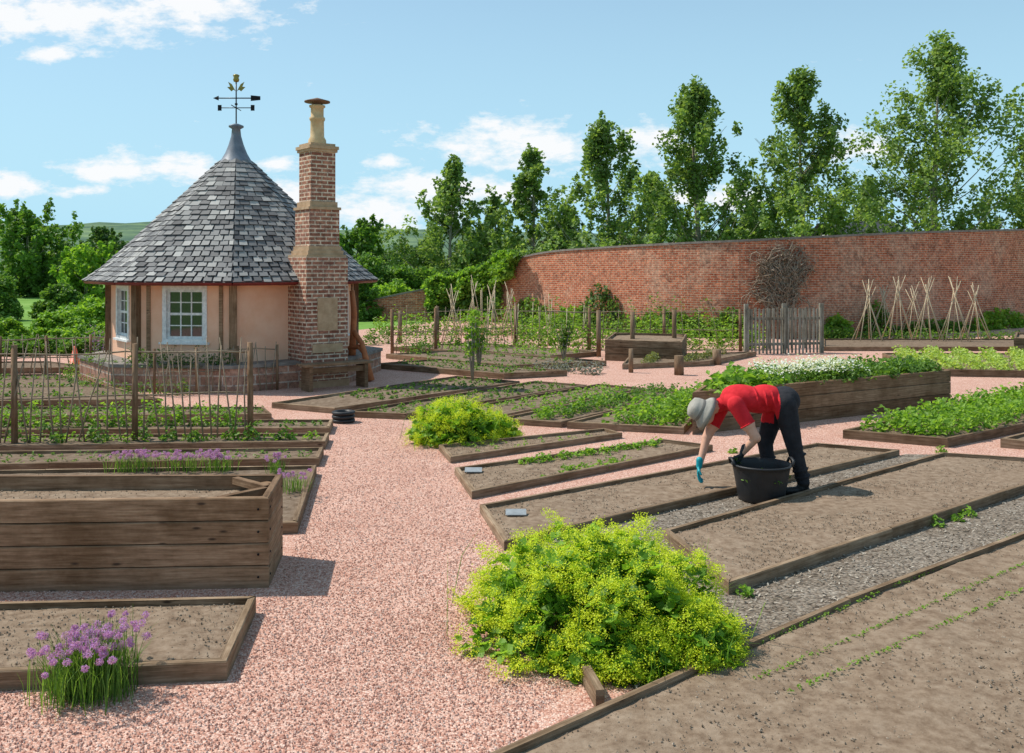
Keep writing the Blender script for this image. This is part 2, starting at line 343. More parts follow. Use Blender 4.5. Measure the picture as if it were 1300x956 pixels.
# hills
V=[];Q=[]; na,nr=90,16
for i in range(nr):
    D=180*(3500/180)**(i/(nr-1))
    for j in range(na):
        an=math.radians(-60+120*j/(na-1)); s=min(1,max(0,(D-180)/1400)); s=s*s*(3-2*s)
        e=(.038+.022*max(0,-math.tan(an)*1.2)+.012*noise.noise(Vector((an*5,D*.0012,0))))*s
        V.append((D*math.tan(an),D,-.5+D*e*(1-.35*max(0,(D-1800)/1700))+s*6*noise.noise(Vector((an*30,D*.01,3)))))
for i in range(nr-1):
    for j in range(na-1): k=i*na+j; Q.append((k,k+1,k+na+1,k+na))
npmesh('hills',V,Q,HILL,smooth=True)
# ---------------------------------------------------------------- planting beds
def ccw(P):
    a=sum(P[i][0]*P[(i+1)%len(P)][1]-P[(i+1)%len(P)][0]*P[i][1] for i in range(len(P)))
    return P if a>0 else P[::-1]
def offs(P,t):
    o=[]; n=len(P)
    for i in range(n):
        p=Vector(P[i][:2]); e1=(p-Vector(P[i-1][:2])).normalized(); e2=(Vector(P[(i+1)%n][:2])-p).normalized()
        n1=Vector((-e1.y,e1.x)); n2=Vector((-e2.y,e2.x)); q=p+t*(n1+n2)/(1+n1.dot(n2)); o.append((q.x,q.y))
    return o
BEDS={}
def bed(key,px,z=.12,th=.045,planks=1,soil=SOIL,wood=None,drop=.03,cell=.1,name='planting_bed',crumbs=0,rough=1.0,braces=False):
    Pn=ccw([G(u,v,z)[:2] for u,v in px]); Qn=offs(Pn,th); b=B(); n=len(Pn)
    hb=z/planks
    for i in range(n):
        j=(i+1)%n; p0,p1,q0,q1=Pn[i],Pn[j],Qn[i],Qn[j]
        for k in range(planks):
            z0=hb*k+(.004 if k else -.02); z1=hb*(k+1)-(.004 if k<planks-1 else 0); ev=.007
            e0,e1,f0,f1=Vector(p0),Vector(p1),Vector(q0),Vector(q1)
            L=(e1-e0).length; ns=max(1,round(L/2.4)) if planks==1 else 1
            for m in range(ns):
                t0,t1=m/ns,(m+1)/ns; g=.0015/max(L,.1) if ns>1 else 0
                a0=e0.lerp(e1,t0+(g if m else 0)); a1=e0.lerp(e1,t1-(g if m<ns-1 else 0)); h0=f0.lerp(f1,t0+(g if m else 0)); h1=f0.lerp(f1,t1-(g if m<ns-1 else 0))
                o=(random.random()*9,random.random()*9); r=random.random(); dz=random.uniform(-.006,.003) if planks==1 else 0
                c0=a0.lerp(h0,.12); c1=a1.lerp(h1,.12); Z=z1+dz
                b.poly([(*a0,z0),(*a1,z0),(*a1,Z-ev),(*a0,Z-ev)],0,off=o,rnd=r)
                b.poly([(*a0,Z-ev),(*a1,Z-ev),(*c1,Z),(*c0,Z)],0,off=o,rnd=r)
                b.poly([(*c0,Z),(*c1,Z),(*h1,Z),(*h0,Z)],0,off=(o[0],o[1]+.1),rnd=r)
                if k: b.poly([(*a1,z0),(*a0,z0),(*h0,z0),(*h1,z0)],0,off=o,rnd=r)
        b.poly([(*q1,-.02),(*q0,-.02),(*q0,z-.004),(*q1,z-.004)],0)
    if planks>1:
        for i in range(n):
            p=Vector((*Qn[i],0)); a=(Vector((*Qn[i-1],0))-p).normalized(); d=(Vector((*Qn[(i+1)%n],0))-p).normalized()
            b.beam(p+a*.30+Vector((0,0,z-.03))+d*.02,p+d*.30+Vector((0,0,z-.03))+a*.02,.05,.05,mi=0)
            q=p+(a+d)*.06; b.box(q+Vector((0,0,z/2-.03)),(0,0,z/2-.01),(a+d).normalized()*.04,(a-d).normalized()*.04)
            e=Vector((*Pn[i],0))
            for dd,nn in ((d,-a),(a,-d)):
                nn=(nn-dd*nn.dot(dd)).normalized()
                for k in range(planks):
                    c=e+dd*.07+nn*.004+Vector((0,0,hb*(k+.5))); b.tube([c-nn*.004,c+nn*.003],.008,8,1)
    b.done(name,[wood or WOOD,BLACKM])
    q=[Vector(p) for p in Qn]; zz=z-drop
    lu=max((q[1]-q[0]).length,(q[2]-q[3]).length) if n==4 else 1; lv=max((q[3]-q[0]).length,(q[2]-q[1]).length)
    nu=max(3,min(160,int(lu/cell))); nv=max(3,min(160,int(lv/cell))); V=[];Q=[]
    for a in range(nu+1):
        for c in range(nv+1):
            s,t=a/nu,c/nv; p=(q[0]*(1-s)+q[1]*s)*(1-t)+(q[3]*(1-s)+q[2]*s)*t
            ed=min(1,min(s,1-s)*nu/2.5,min(t,1-t)*nv/2.5)
            V.append((p.x,p.y,zz+rough*(ed*.016*noise.noise(Vector((p.x*1.7,p.y*1.7,1)))+.008*noise.noise(Vector((p.x*7,p.y*7,5)))+.004*noise.noise(Vector((p.x*21,p.y*21,9))))-.008*(1-ed)))
    for a in range(nu):
        for c in range(nv): k=a*(nv+1)+c; Q.append((k,k+nv+1,k+nv+2,k+1))
    npmesh('bed_soil',V,Q,soil,smooth=True)
    if crumbs:
        P=sample(offs(Pn,th+.02),crumbs,zz+.002,near=6.5); S=.004+.019*rng.random(len(P))**4
        V,Fc,R=stones(P,S,.8); npmesh('soil_crumbs',V,Fc,CRUMB,R)
    BEDS[key]=(offs(Pn,th+.03),zz)
bed('L1',[(-260,862),(288,838),(325,756),(-200,768)],.11,cell=.04,crumbs=4000)
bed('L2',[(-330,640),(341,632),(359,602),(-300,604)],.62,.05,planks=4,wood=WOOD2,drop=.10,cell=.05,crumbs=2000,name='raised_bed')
bed('LA',[(-300,690),(378,662),(402,590),(-300,600)],.10,cell=.07,soil=SOILD,crumbs=1500)
bed('LB',[(-300,594),(405,581),(411,567),(-300,575)],.10,soil=SOILD)
bed('LC',[(-300,569),(413,560),(418,549),(-300,553)],.10,soil=SOILD)
bed('LD',[(-300,548),(419,542),(423,532),(-300,533)],.10,soil=SOILD)
bed('LE',[(-200,529),(345,525),(335,516),(-200,516)],.10,soil=SOILD)
bed('LF',[(-250,512),(205,506),(70,474),(-250,478)],.12,soil=SOILD)
bed('LG',[(-250,470),(120,466),(60,458),(-250,460)],.12,soil=SOILD)
bed('R1',[(557,564),(768,543),(790,549),(572,580)],.075,crumbs=1500)
bed('R2',[(577,593),(840,557),(905,565),(599,624)],.075,crumbs=3000,cell=.07)
bed('R3',[(609,640),(1035,562),(1142,571),(640,687)],.075,crumbs=6000,cell=.06)
bed('R4',[(842,672),(1195,574),(1390,586),(925,739)],.09,crumbs=10000,cell=.05)
bed('R5',[(1072,757),(1480,607),(2000,1000),(560,980)],.07,crumbs=16000,cell=.05)
bed('S1',[(345,511),(425,518),(660,484),(580,477)],.09,soil=SOILD)
bed('S2',[(440,522),(515,525),(745,488),(680,483)],.09,soil=SOILD)
bed('S3',[(530,526),(620,529),(820,492),(760,487)],.09,soil=SOILD)
bed('S4',[(632,530),(712,535),(880,497),(830,491)],.09,soil=SOILD)
bed('S5',[(720,535),(868,542),(905,505),(892,494)],.10,soil=SOILD)
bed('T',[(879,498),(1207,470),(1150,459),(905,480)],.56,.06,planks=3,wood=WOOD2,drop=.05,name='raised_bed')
bed('U1',[(1070,545),(1290,495),(1450,508),(1203,556)],.12,soil=SOILD)
bed('U2',[(1270,556),(1330,541),(1460,552),(1400,566)],.12,soil=SOILD)
bed('U3',[(1165,468),(1420,472),(1420,448),(1120,448)],.15,soil=SOILD)
bed('V1',[(480,461),(640,474),(720,470),(560,455)],.12,soil=SOILD)
bed('V2',[(490,449),(650,463),(770,458),(590,443)],.12,soil=SOILD)
bed('V3',[(500,440),(690,452),(760,446),(600,434)],.12,soil=SOILD)
bed('V4',[(790,462),(900,458),(960,446),(800,450)],.12,soil=SOILD)
bed('V5',[(1045,440),(1300,440),(1300,430),(1045,430)],.12,soil=SOILD)
bed('X1',[(768,431),(866,434),(872,424),(780,422)],.5,.05,planks=3,drop=.05,name='raised_bed')
bed('X2',[(1287,429),(1420,432),(1420,423),(1290,421)],.5,.05,planks=3,drop=.05,name='raised_bed')
b=B(); b.beam((*G(728,838)[:2],.045),(*G(762,900)[:2],.045),.045,.10); b.done('edging_board',[WOOD])
# ---------------------------------------------------------------- garden wall
WP=[(27,42,3.95),(19,35.2,3.58),(13.9,31.6,3.36),(9.5,29.6,3.13),(7.57,29.5,3.03),(5.17,31,2.95),(3.07,33.5,2.87),(1.2,36,2.74),(-.32,38,2.36),(-1.65,39.5,1.7),(-3.2,40,1.37),(-6.2,40,.75)]
pts=[]
for i in range(len(WP)-1):
    p0,p1,p2,p3=[Vector(WP[max(0,min(len(WP)-1,i+k))]) for k in (-1,0,1,2)]
    for s in range(5):
        t=s/5; pts.append(.5*((2*p1)+(p2-p0)*t+(2*p0-5*p1+4*p2-p3)*t*t+(3*p1-p0-3*p2+p3)*t**3))
pts.append(Vector(WP[-1])); gw=empty('garden_wall'); b=B(); c=B(); L=0
for i in range(len(pts)-1):
    p,q=pts[i],pts[i+1]; d=Vector((q.x-p.x,q.y-p.y,0)); l=d.length; n=Vector((-d.y,d.x,0)).normalized()
    if n.y>0: n=-n
    P0=Vector((p.x,p.y,-.3)); Q0=Vector((q.x,q.y,-.3)); bk=-n*.45
    b.poly([Q0,P0,(p.x,p.y,p.z),(q.x,q.y,q.z)],0,uv=[(L+l,0),(L,0),(L,p.z+.3),(L+l,q.z+.3)])
    b.poly([P0+bk,Q0+bk,Vector((q.x,q.y,q.z))+bk,Vector((p.x,p.y,p.z))+bk],0,uv=[(L,0),(L+l,0),(L+l,q.z+.3),(L,p.z+.3)])
    f0=Vector((p.x,p.y,p.z))+n*.04; f1=Vector((q.x,q.y,q.z))+n*.04; g0=f0-n*.53; g1=f1-n*.53; up=Vector((0,0,.07))
    c.poly([f1,f0,f0+up,f1+up]); c.poly([f1+up,f0+up,g0+up,g1+up]); c.poly([g0,g1,g1+up,g0+up]); c.poly([f0,f1,g1,g0])
    L+=l
b.done('brickwork',[BRICKW],gw); c.done('coping',[COPE],gw)
def wall_at(X):
    for i in range(len(pts)-1):
        if pts[i+1].x<=X<=pts[i].x:
            t=(X-pts[i].x)/(pts[i+1].x-pts[i].x+1e-9); return pts[i].lerp(pts[i+1],t)
    return pts[-1]
# ---------------------------------------------------------------- bothy (octagonal garden house)
HC=Vector((-5.69,19.5,0)); house=empty('garden_house')
VA=[math.radians(195+45*k) for k in range(8)]
def hv(r,a,z): return Vector((HC.x+r*math.cos(a),HC.y+r*math.sin(a),z))
def frame(k,r):
    a,c=VA[k%8],VA[(k+1)%8]; p,q=hv(r,a,0),hv(r,c,0); t=(q-p).normalized(); n=Vector((t.y,-t.x,0)); return (p+q)/2,t,n,(q-p).length
def fb(b,fr,x0,x1,z0,z1,d0,d1,mi=0):
    o,t,n,_=fr; c=o+t*(x0+x1)/2+n*(d0+d1)/2+Vector((0,0,(z0+z1)/2)); b.box(c,t*(x1-x0)/2,n*(d1-d0)/2,Vector((0,0,(z1-z0)/2)),mi)
wl=B(); wn=B(); gl=B(); tm=B()
for k in range(8):
    fr=frame(k,2.42); w2=fr[3]/2
    if k in (0,1,3,5,6):
        a=.40
        fb(wl,fr,-w2+.02,-a,.45,1.97,-.2,0); fb(wl,fr,a,w2-.02,.45,1.97,-.2,0); fb(wl,fr,-a,a,.45,.86,-.2,0); fb(wl,fr,-a,a,1.86,1.97,-.2,0)
        for (x0,x1,z0,z1,d) in ((-.43,-.355,.84,1.87,.02),(.355,.43,.84,1.87,.02),(-.355,.355,1.80,1.87,.02),(-.355,.355,.84,.90,.035)):
            fb(wn,fr,x0,x1,z0,z1,-.09,d)
        for (x0,x1,z0,z1) in ((-.355,-.31,.90,1.8),(.31,.355,.90,1.8),(-.31,.31,1.755,1.80),(-.31,.31,.90,.945),(-.31,.31,1.33,1.375)):
            fb(wn,fr,x0,x1,z0,z1,-.08,-.04)
        for x in (-.103,.103): fb(wn,fr,x-.011,x+.011,.945,1.33,-.074,-.046); fb(wn,fr,x-.011,x+.011,1.375,1.755,-.074,-.046)
        for z in (1.14,1.565):
            for x0,x1 in ((-.31,-.114),(-.092,.092),(.114,.31)): fb(wn,fr,x0,x1,z-.01,z+.01,-.074,-.046)
        fb(gl,fr,-.31,.31,.93,1.77,-.066,-.06)
        fb(wn,fr,-.48,.48,.80,.84,-.1,.06)
    else:
        fb(wl,fr,-w2+.02,w2-.02,.45,1.97,-.2,0)
    if k in (1,3):
        for x in (-.70,.70): fb(tm,fr,x-.035,x+.035,.46,1.95,0,.025)
    a=VA[k]; c=hv(2.44,a,1.2); r=Vector((math.cos(a),math.sin(a),0)); tt=Vector((-r.y,r.x,0)); tm.box(c,(0,0,.745),r*.06,tt*.07)
wl.done('walls',[PLASTER],house); wn.done('windows',[WHITE],house); gl.done('glass',[GLASSM],house); tm.done('corner_posts',[WOOD2],house)
b=B(); 
for k in range(8):
    a,c=VA[k],VA[(k+1)%8]
    b.poly([hv(2.98,a,-.05),hv(2.98,c,-.05),hv(2.98,c,.42),hv(2.98,a,.42)],0)
    b.poly([hv(3.02,a,.42),hv(3.02,c,.42),hv(3.02,c,.48),hv(3.02,a,.48)],1); b.poly([hv(3.02,a,.48),hv(3.02,c,.48),hv(2.3,c,.48),hv(2.3,a,.48)],1)
b.done('stone_plinth',[REDSTONE,COPE],house)
b=B()
for k in range(8):
    a,c=VA[k],VA[(k+1)%8]
    b.poly([hv(2.80,a,1.88),hv(2.80,c,1.88),hv(2.80,c,1.985),hv(2.80,a,1.985)],0); b.poly([hv(2.80,c,1.88),hv(2.80,a,1.88),hv(2.76,a,1.88),hv(2.76,c,1.88)],0)
    b.poly([hv(2.76,c,1.93),hv(2.76,a,1.93),hv(2.3,a,1.95),hv(2.3,c,1.95)],1)
    b.tube([hv(2.87,a,1.93),hv(2.87,c,1.93)],.04,8,0)
b.tube([hv(2.87,VA[3]-.05,1.93),hv(2.84,VA[3]-.05,1.82),hv(2.68,VA[3]-.03,1.72),hv(2.53,VA[3],1.6),hv(2.53,VA[3],.5)],.04,8,0)
fr=frame(2,2.42); fb(b,fr,.52,.9,.5,1.85,0,.03,0)
b.done('eaves_and_gutter',[REDP,PLASTER],house)
prof=[(2.92,1.95),(2.50,2.27),(.30,4.42)]
def rz(s):
    acc=0
    for (r0,z0),(r1,z1) in zip(prof,prof[1:]):
        l=math.hypot(r1-r0,z1-z0)
        if s<=acc+l or (r1,z1)==prof[-1]: t=(s-acc)/l; return r0+(r1-r0)*t,z0+(z1-z0)*t
        acc+=l
tot=sum(math.hypot(b_[0]-a_[0],b_[1]-a_[1]) for a_,b_ in zip(prof,prof[1:]))
sb=B(); ub=B(); nrow=25
for k in range(8):
    a,c=VA[k],VA[(k+1)%8]
    for (r0,z0),(r1,z1) in zip(prof,prof[1:]): ub.poly([hv(r0,a,z0-.01),hv(r0,c,z0-.01),hv(r1,c,z1-.01),hv(r1,a,z1-.01)])
    for i in range(nrow):
        s0,s1=tot*i/nrow,tot*min(nrow,(i+1.25))/nrow; r0,z0=rz(s0); r1,z1=rz(min(s1,tot))
        A0,C0,A1,C1=hv(r0,a,z0),hv(r0,c,z0),hv(r1,a,z1),hv(r1,c,z1); wd=(C0-A0).length; n=max(2,round(wd/.19)); off=.5 if i%2 else 0
        nrm=(C0-A0).cross(A1-A0).normalized(); 
        for j in range(-1,n+1):
            u0,u1=max(0,(j+off)/n+.007+random.uniform(0,.004)),min(1,(j+1+off)/n-.007)
            if u1-u0<.02: continue
            up=.024+random.uniform(-.008,.010); dn=random.uniform(-.022,.008); sl_=(A1-A0).normalized()*dn
            p0=A0.lerp(C0,u0)+nrm*up+sl_; p1=A0.lerp(C0,u1)+nrm*(up+random.uniform(-.006,.006))+sl_; q0=A1.lerp(C1,u0)+nrm*.004; q1=A1.lerp(C1,u1)+nrm*.004
            rr=min(1,max(0,random.gauss(.48,.27))); sb.poly([p0,p1,q1,q0],0,rnd=rr); sb.poly([p0-nrm*up,p1-nrm*up,p1,p0],0,rnd=0)
sb.done('slates',[SLATE],house); ub.done('roof_boarding',[SLATEB],house)
b=B(); b.lathe(HC,[(.43,4.24),(.40,4.30),(.30,4.42),(.22,4.56),(.15,4.74),(.10,4.92),(.085,5.06),(.15,5.10),(.15,5.13),(.05,5.17),(0,5.18)],24); b.done('lead_finial',[LEAD],house)
# weather vane
b=B(); x0,y0=HC.x,HC.y
b.tube([(x0,y0,5.1),(x0,y0,6.05)],.014,8,0)
for dx,dy in ((.42,.0),(.0,.42)): b.tube([(x0-dx*.8,y0-dy*.8,5.5),(x0+dx*.8,y0+dy*.8,5.5)],.009,6,0)
b.tube([(x0-.42,y0,5.70),(x0+.46,y0,5.70)],.012,6,0)
b.poly([(x0+.30,y0,5.76),(x0+.30,y0,5.64),(x0+.50,y0,5.66),(x0+.50,y0,5.74)],0); b.poly([(x0-.48,y0,5.70),(x0-.36,y0,5.65),(x0-.36,y0,5.75)],0)
for s in (-1,1):
    b.poly([(x0+s*.34-.04,y0-.002,5.44),(x0+s*.34+.04,y0-.002,5.44),(x0+s*.34+.04,y0-.002,5.56),(x0+s*.34-.04,y0-.002,5.56)],0)
b.lathe((x0,y0,5.55),[(0,0),(.03,.01),(.03,.04),(0,.06)],10); 
b.lathe((x0,y0,6.02),[(0,0),(.05,.02),(.065,.06),(.05,.1),(.07,.15),(.035,.17),(0,.16)],12,1)
for s in (-1,1):
    b.poly([(x0+s*.01,y0+.004,5.84),(x0+s*.12,y0+.004,5.92),(x0+s*.17,y0+.004,6.04),(x0+s*.09,y0+.004,5.99)],1); b.poly([(x0+s*.05,y0+.007,5.88),(x0+s*.10,y0+.007,5.84),(x0+s*.19,y0+.007,5.93),(x0+s*.12,y0+.007,5.94)],1)
b.done('weather_vane',[BLACKM,GOLD],house)
# chimney
an=math.radians(307.5); cn=Vector((math.cos(an),math.sin(an),0)); ct=Vector((-cn.y,cn.x,0))
cc=HC+cn*2.60+ct*.56
b=B()
def cbox(w,d,z0,z1,mi,off=0):
    b.box(cc+Vector((0,0,(z0+z1)/2)),ct*w/2,Vector((0,0,(z1-z0)/2)),cn*d/2,mi)
def bbox_b(w,d,z0,z1,mi=0):
    for (t_,n_,ww,dd) in ((ct,cn,w,d),(cn,-ct,d,w),(-ct,-cn,w,d),(-cn,ct,d,w)):
        o=cc+n_*dd/2; p=[o-t_*ww/2,o+t_*ww/2]
        b.poly([p[0]+Vector((0,0,z0)),p[1]+Vector((0,0,z0)),p[1]+Vector((0,0,z1)),p[0]+Vector((0,0,z1))],mi,uv=[(0,z0),(ww,z0),(ww,z1),(0,z1)])
bbox_b(.84,.84,-.05,2.40); cbox(.80,.80,2.40,2.44,1); cbox(.72,.72,2.44,2.52,1); cbox(.66,.66,2.52,2.60,1)
bbox_b(.61,.61,2.60,3.28); cbox(.66,.66,3.28,3.33,1); cbox(.56,.56,3.33,3.43,1)
bbox_b(.50,.50,3.43,4.36); cbox(.56,.56,4.36,4.41,1); cbox(.60,.60,4.41,4.47,1); cbox(.50,.50,4.47,4.52,1)
cbox(.88,.88,-.05,.12,1)
b.box(cc+cn*.425+Vector((0,0,1.35)),ct*.2,Vector((0,0,.3)),cn*.012,1)
b.box(cc+cn*.42+Vector((0,0,.72)),ct*.30,Vector((0,0,.08)),cn*.03,1)
b.lathe(cc,[(.17,4.52),(.165,4.60),(.13,4.66),(.125,4.95),(.145,4.98),(.145,5.02),(.12,5.04),(.12,5.20),(.15,5.22),(.15,5.25),(.1,5.25)],20,2)
b.lathe(cc,[(.10,5.25),(.10,5.31),(.24,5.31),(.24,5.33),(.0,5.40)],20,3)
b.done('chimney',[BRICKC,SAND,POT,RUST],house)
b=B(); o=HC+cn*3.35+ct*.55; 
for s in (-1,1): b.box(o+ct*s*.55+Vector((0,0,.22)),cn*.17,ct*.035,Vector((0,0,.22)))
for q in (-.14,-.045,.05,.145): b.box(o+cn*q+Vector((0,0,.465)),ct*.68,cn*.042,Vector((0,0,.02)))
b.box(o+cn*.1+Vector((0,0,.36)),ct*.55,cn*.02,Vector((0,0,.05))); b.done('garden_bench',[WOOD2])
b=B(); q=HC+cn*2.3+ct*1.45
b.tube([q+Vector((0,0,.48)),q+Vector((.02,-.02,.9)),q+Vector((.05,-.05,1.3)),q+Vector((.0,0,1.75))],[.075,.06,.06,.05],8)
b.tube([q+Vector((.05,-.05,.95)),q+Vector((.22,-.15,.72)),q+Vector((.30,-.22,.45)),q+Vector((.42,-.3,.02))],[.05,.05,.06,.07],8)
b.tube([q+Vector((-.1,.0,.62)),q+Vector((.15,-.1,.66)),q+Vector((.3,-.2,.5))],[.04,.05,.04],8)
b.done('rustic_timber_porch',[TERRA])
b=B(); p=G(95,466); b.lathe((p[0],p[1],0),[(.17,.0),(.17,.03),(.12,.035),(.025,.46),(.0,.47)],16,0); b.done('traffic_cone',[plain('orange_plastic',(.75,.10,.03),.5)])
b=B(); p=G(436,536)
BLK=plain('black_rubber',(.022,.022,.024),.5)
for i in range(3):
    b.lathe((p[0],p[1],.055*i),[(.10,0),(.15,.0),(.165,.02),(.165,.045),(.15,.05),(.10,.05),(.1,0)],20)
b.done('plant_pot_stack',[BLK])
# ---------------------------------------------------------------- fences, sticks, posts
def stickfence(name,p0,p1,h,nst,npost,rad=.009,lean=.15,prad=.04):
    p0,p1=Vector(p0),Vector(p1); d=p1-p0; e=empty(name); b=B(); c=B()
    for i in range(npost):
        q=p0+d*(i/(npost-1)); c.tube([q+Vector((0,0,-.02)),q+Vector((random.uniform(-.01,.01),0,h*1.02))],[prad,prad*.9],8)
    for z in (h*.93,h*.5):
        b.tube([p0+d*t+Vector((0,.03,z+random.uniform(-.02,.02))) for t in np.linspace(0,1,12)],rad,6)
    for i in range(nst):
        q=p0+d*((i+.5)/nst); lx=random.gauss(0,lean)
        b.tube([q+Vector((-lx*.4,0,0)),q+Vector((lx*.1+random.gauss(0,.015),-.02,h*.5)),q+Vector((lx*.6,0,h*random.uniform(.86,1.1)))],[rad,rad*.9,rad*.6],5)
    c.done('posts',[WOOD2],e); b.done('sticks',[STICK],e)
stickfence('hazel_fence',G(-140,575),G(318,562),1.24,38,4,.011)
stickfence('hazel_fence',G(196,503),G(352,495),.80,16,4,.011,.1,.025)
stickfence('hazel_fence',G(-60,486),G(170,478),.85,20,5,.012,.12,.03)
stickfence('hazel_fence',G(498,452),G(655,443),1.15,14,4,.010,.1,.045)
stickfence('hazel_fence',G(655,443),G(940,446),1.1,14,4,.010,.1,.045)
e=empty('post_and_wire_fence'); b=B(); c=B(); pp_=[]
for u,v,h in ((508,436,.95),(555,438,1.1),(655,440,1.1),(760,453,1.15),(803,453,1.12),(856,452,1.15),(948,448,1.1)):
    p=Vector(G(u,v)); b.tube([p,p+Vector((0,0,h))],[.06,.055],8); pp_.append(p+Vector((0,0,h)))
for i in range(len(pp_)-1):
    for dz in (.08,.4,.7): c.tube([pp_[i]-Vector((0,0,dz)),pp_[i+1]-Vector((0,0,dz))],.006,4)
b.done('posts',[WOOD],e); c.done('wires',[BLACKM],e)
def wigwam(u,v,h,r,n,D=None):
    p=Vector(G(u,v)); b=B()
    for i in range(n):
        a=6.283*i/n+random.random()*.4; q=p+Vector((math.cos(a)*r,math.sin(a)*r,0)); top=p+Vector((-math.cos(a)*.14+random.gauss(0,.05),-math.sin(a)*.14,h*random.uniform(.90,1.12)))
        b.tube([q,top],[.015,.010],5)
    b.done('cane_wigwam',[CANE])
for u,v,h in ((1102,436,1.75),(1140,433,1.8),(1178,436,1.85),(1212,437,1.8),(1238,434,1.6),(1160,430,1.6),(1120,428,1.5)): wigwam(u,v,h,.48,7)
for u,v,h in ((575,436,1.7),(600,434,1.8),(625,434,1.75),(648,432,1.6)): wigwam(u,v,h,.4,5)
b=B()
for i in range(22):
    p=Vector(G(random.uniform(570,760),random.uniform(432,446))); b.tube([p,p+Vector((random.gauss(0,.08),0,random.uniform(.9,1.6)))],.010,5)
b.done('bamboo_canes',[CANE])
b=B(); p0,p1=Vector(G(950,450)),Vector(G(1042,448)); d=p1-p0
for i in range(21):
    q=p0+d*(i/20); b.box(q+Vector((0,0,.58)),(0,0,.58+random.uniform(-.02,.03)),d.normalized()*.024,(0,.011,0))
for z in (.25,.9): b.beam(p0+Vector((0,.03,z)),p1+Vector((0,.03,z)),.03,.07)
for q in (p0-d*.02,p0+d*.5,p1+d*.02): b.box(q+Vector((0,.07,.64)),(0,0,.64),(.05,0,0),(0,.05,0))
q0=p0+Vector((.3,1.5,0)); 
for i in range(16):
    q=q0+d*(i/15); b.box(q+Vector((0,0,.55)),(0,0,.55),d.normalized()*.024,(0,.011,0))
b.done('paling_compost_bin',[WOODG])
for u,v,h,r in ((862,476,.40,.10),(910,463,.35,.10),(801,473,.5,.05)):
    p=Vector(G(u,v)); b=B(); b.tube([p,p+Vector((0,0,h))],[r,r*.95],12); b.done('wooden_post',[WOOD])
for u,v in ((655,652),(601,598)):
    p=Vector(G(u,v,.06)); b=B(); b.box(p+Vector((0,.0,.012)),(.09,.0,.0),(0,.055,.012),(0,-.001,.004)); b.box(p+Vector((0,.02,-.005)),(.01,0,0),(0,.01,0),(0,0,.010)); b.done('slate_label',[plain('pale_slate',(.30,.32,.33),.6)])
b=B(); p=Vector((20.5,55,0)); 
for k,(x0,x1) in enumerate(((-2.6,0.2),(.6,2.4))):
    hh=4.1+.2*k; b.box(p+Vector(((x0+x1)/2,k*2,hh/2)),((x1-x0)/2,0,0),(0,2,0),(0,0,hh/2),0)
    r=hh+.7; a0,a1=p.x+x0-.1,p.x+x1+.1; y=p.y+k*2
    b.poly([(a0,y-2.1,hh),(a1,y-2.1,hh),(a1,y,r),(a0,y,r)],1); b.poly([(a1,y+2.1,hh),(a0,y+2.1,hh),(a0,y,r),(a1,y,r)],1)
b.done('distant_farmhouse',[WHITE,SLATEB])
# ---------------------------------------------------------------- vegetation
LT=leafm('poplar_leaves',[(.085,.14,.04),(.15,.235,.06),(.24,.34,.10),(.36,.46,.18)],.46)
LD=leafm('dark_leaves',[(.04,.085,.025),(.08,.15,.04),(.14,.225,.06)],.38)
LM=leafm('mid_leaves',[(.06,.13,.022),(.12,.23,.04),(.21,.34,.07)],.44)
LB=leafm('bright_leaves',[(.11,.22,.025),(.20,.36,.042),(.33,.49,.08)],.46)
LY=leafm('lime_flowers',[(.44,.52,.02),(.62,.70,.035),(.78,.82,.07)],.35)
LL=leafm('lady_mantle_leaves',[(.09,.20,.02),(.18,.34,.035),(.27,.46,.06)],.45)
PUR=leafm('chive_flowers',[(.38,.16,.48),(.58,.30,.66),(.74,.47,.79)],.3)
WF=leafm('white_flowers',[(.70,.71,.62),(.85,.85,.8)],.3)
BR=leafm('dead_stems',[(.13,.09,.065),(.26,.19,.14),(.36,.29,.21)],.1)
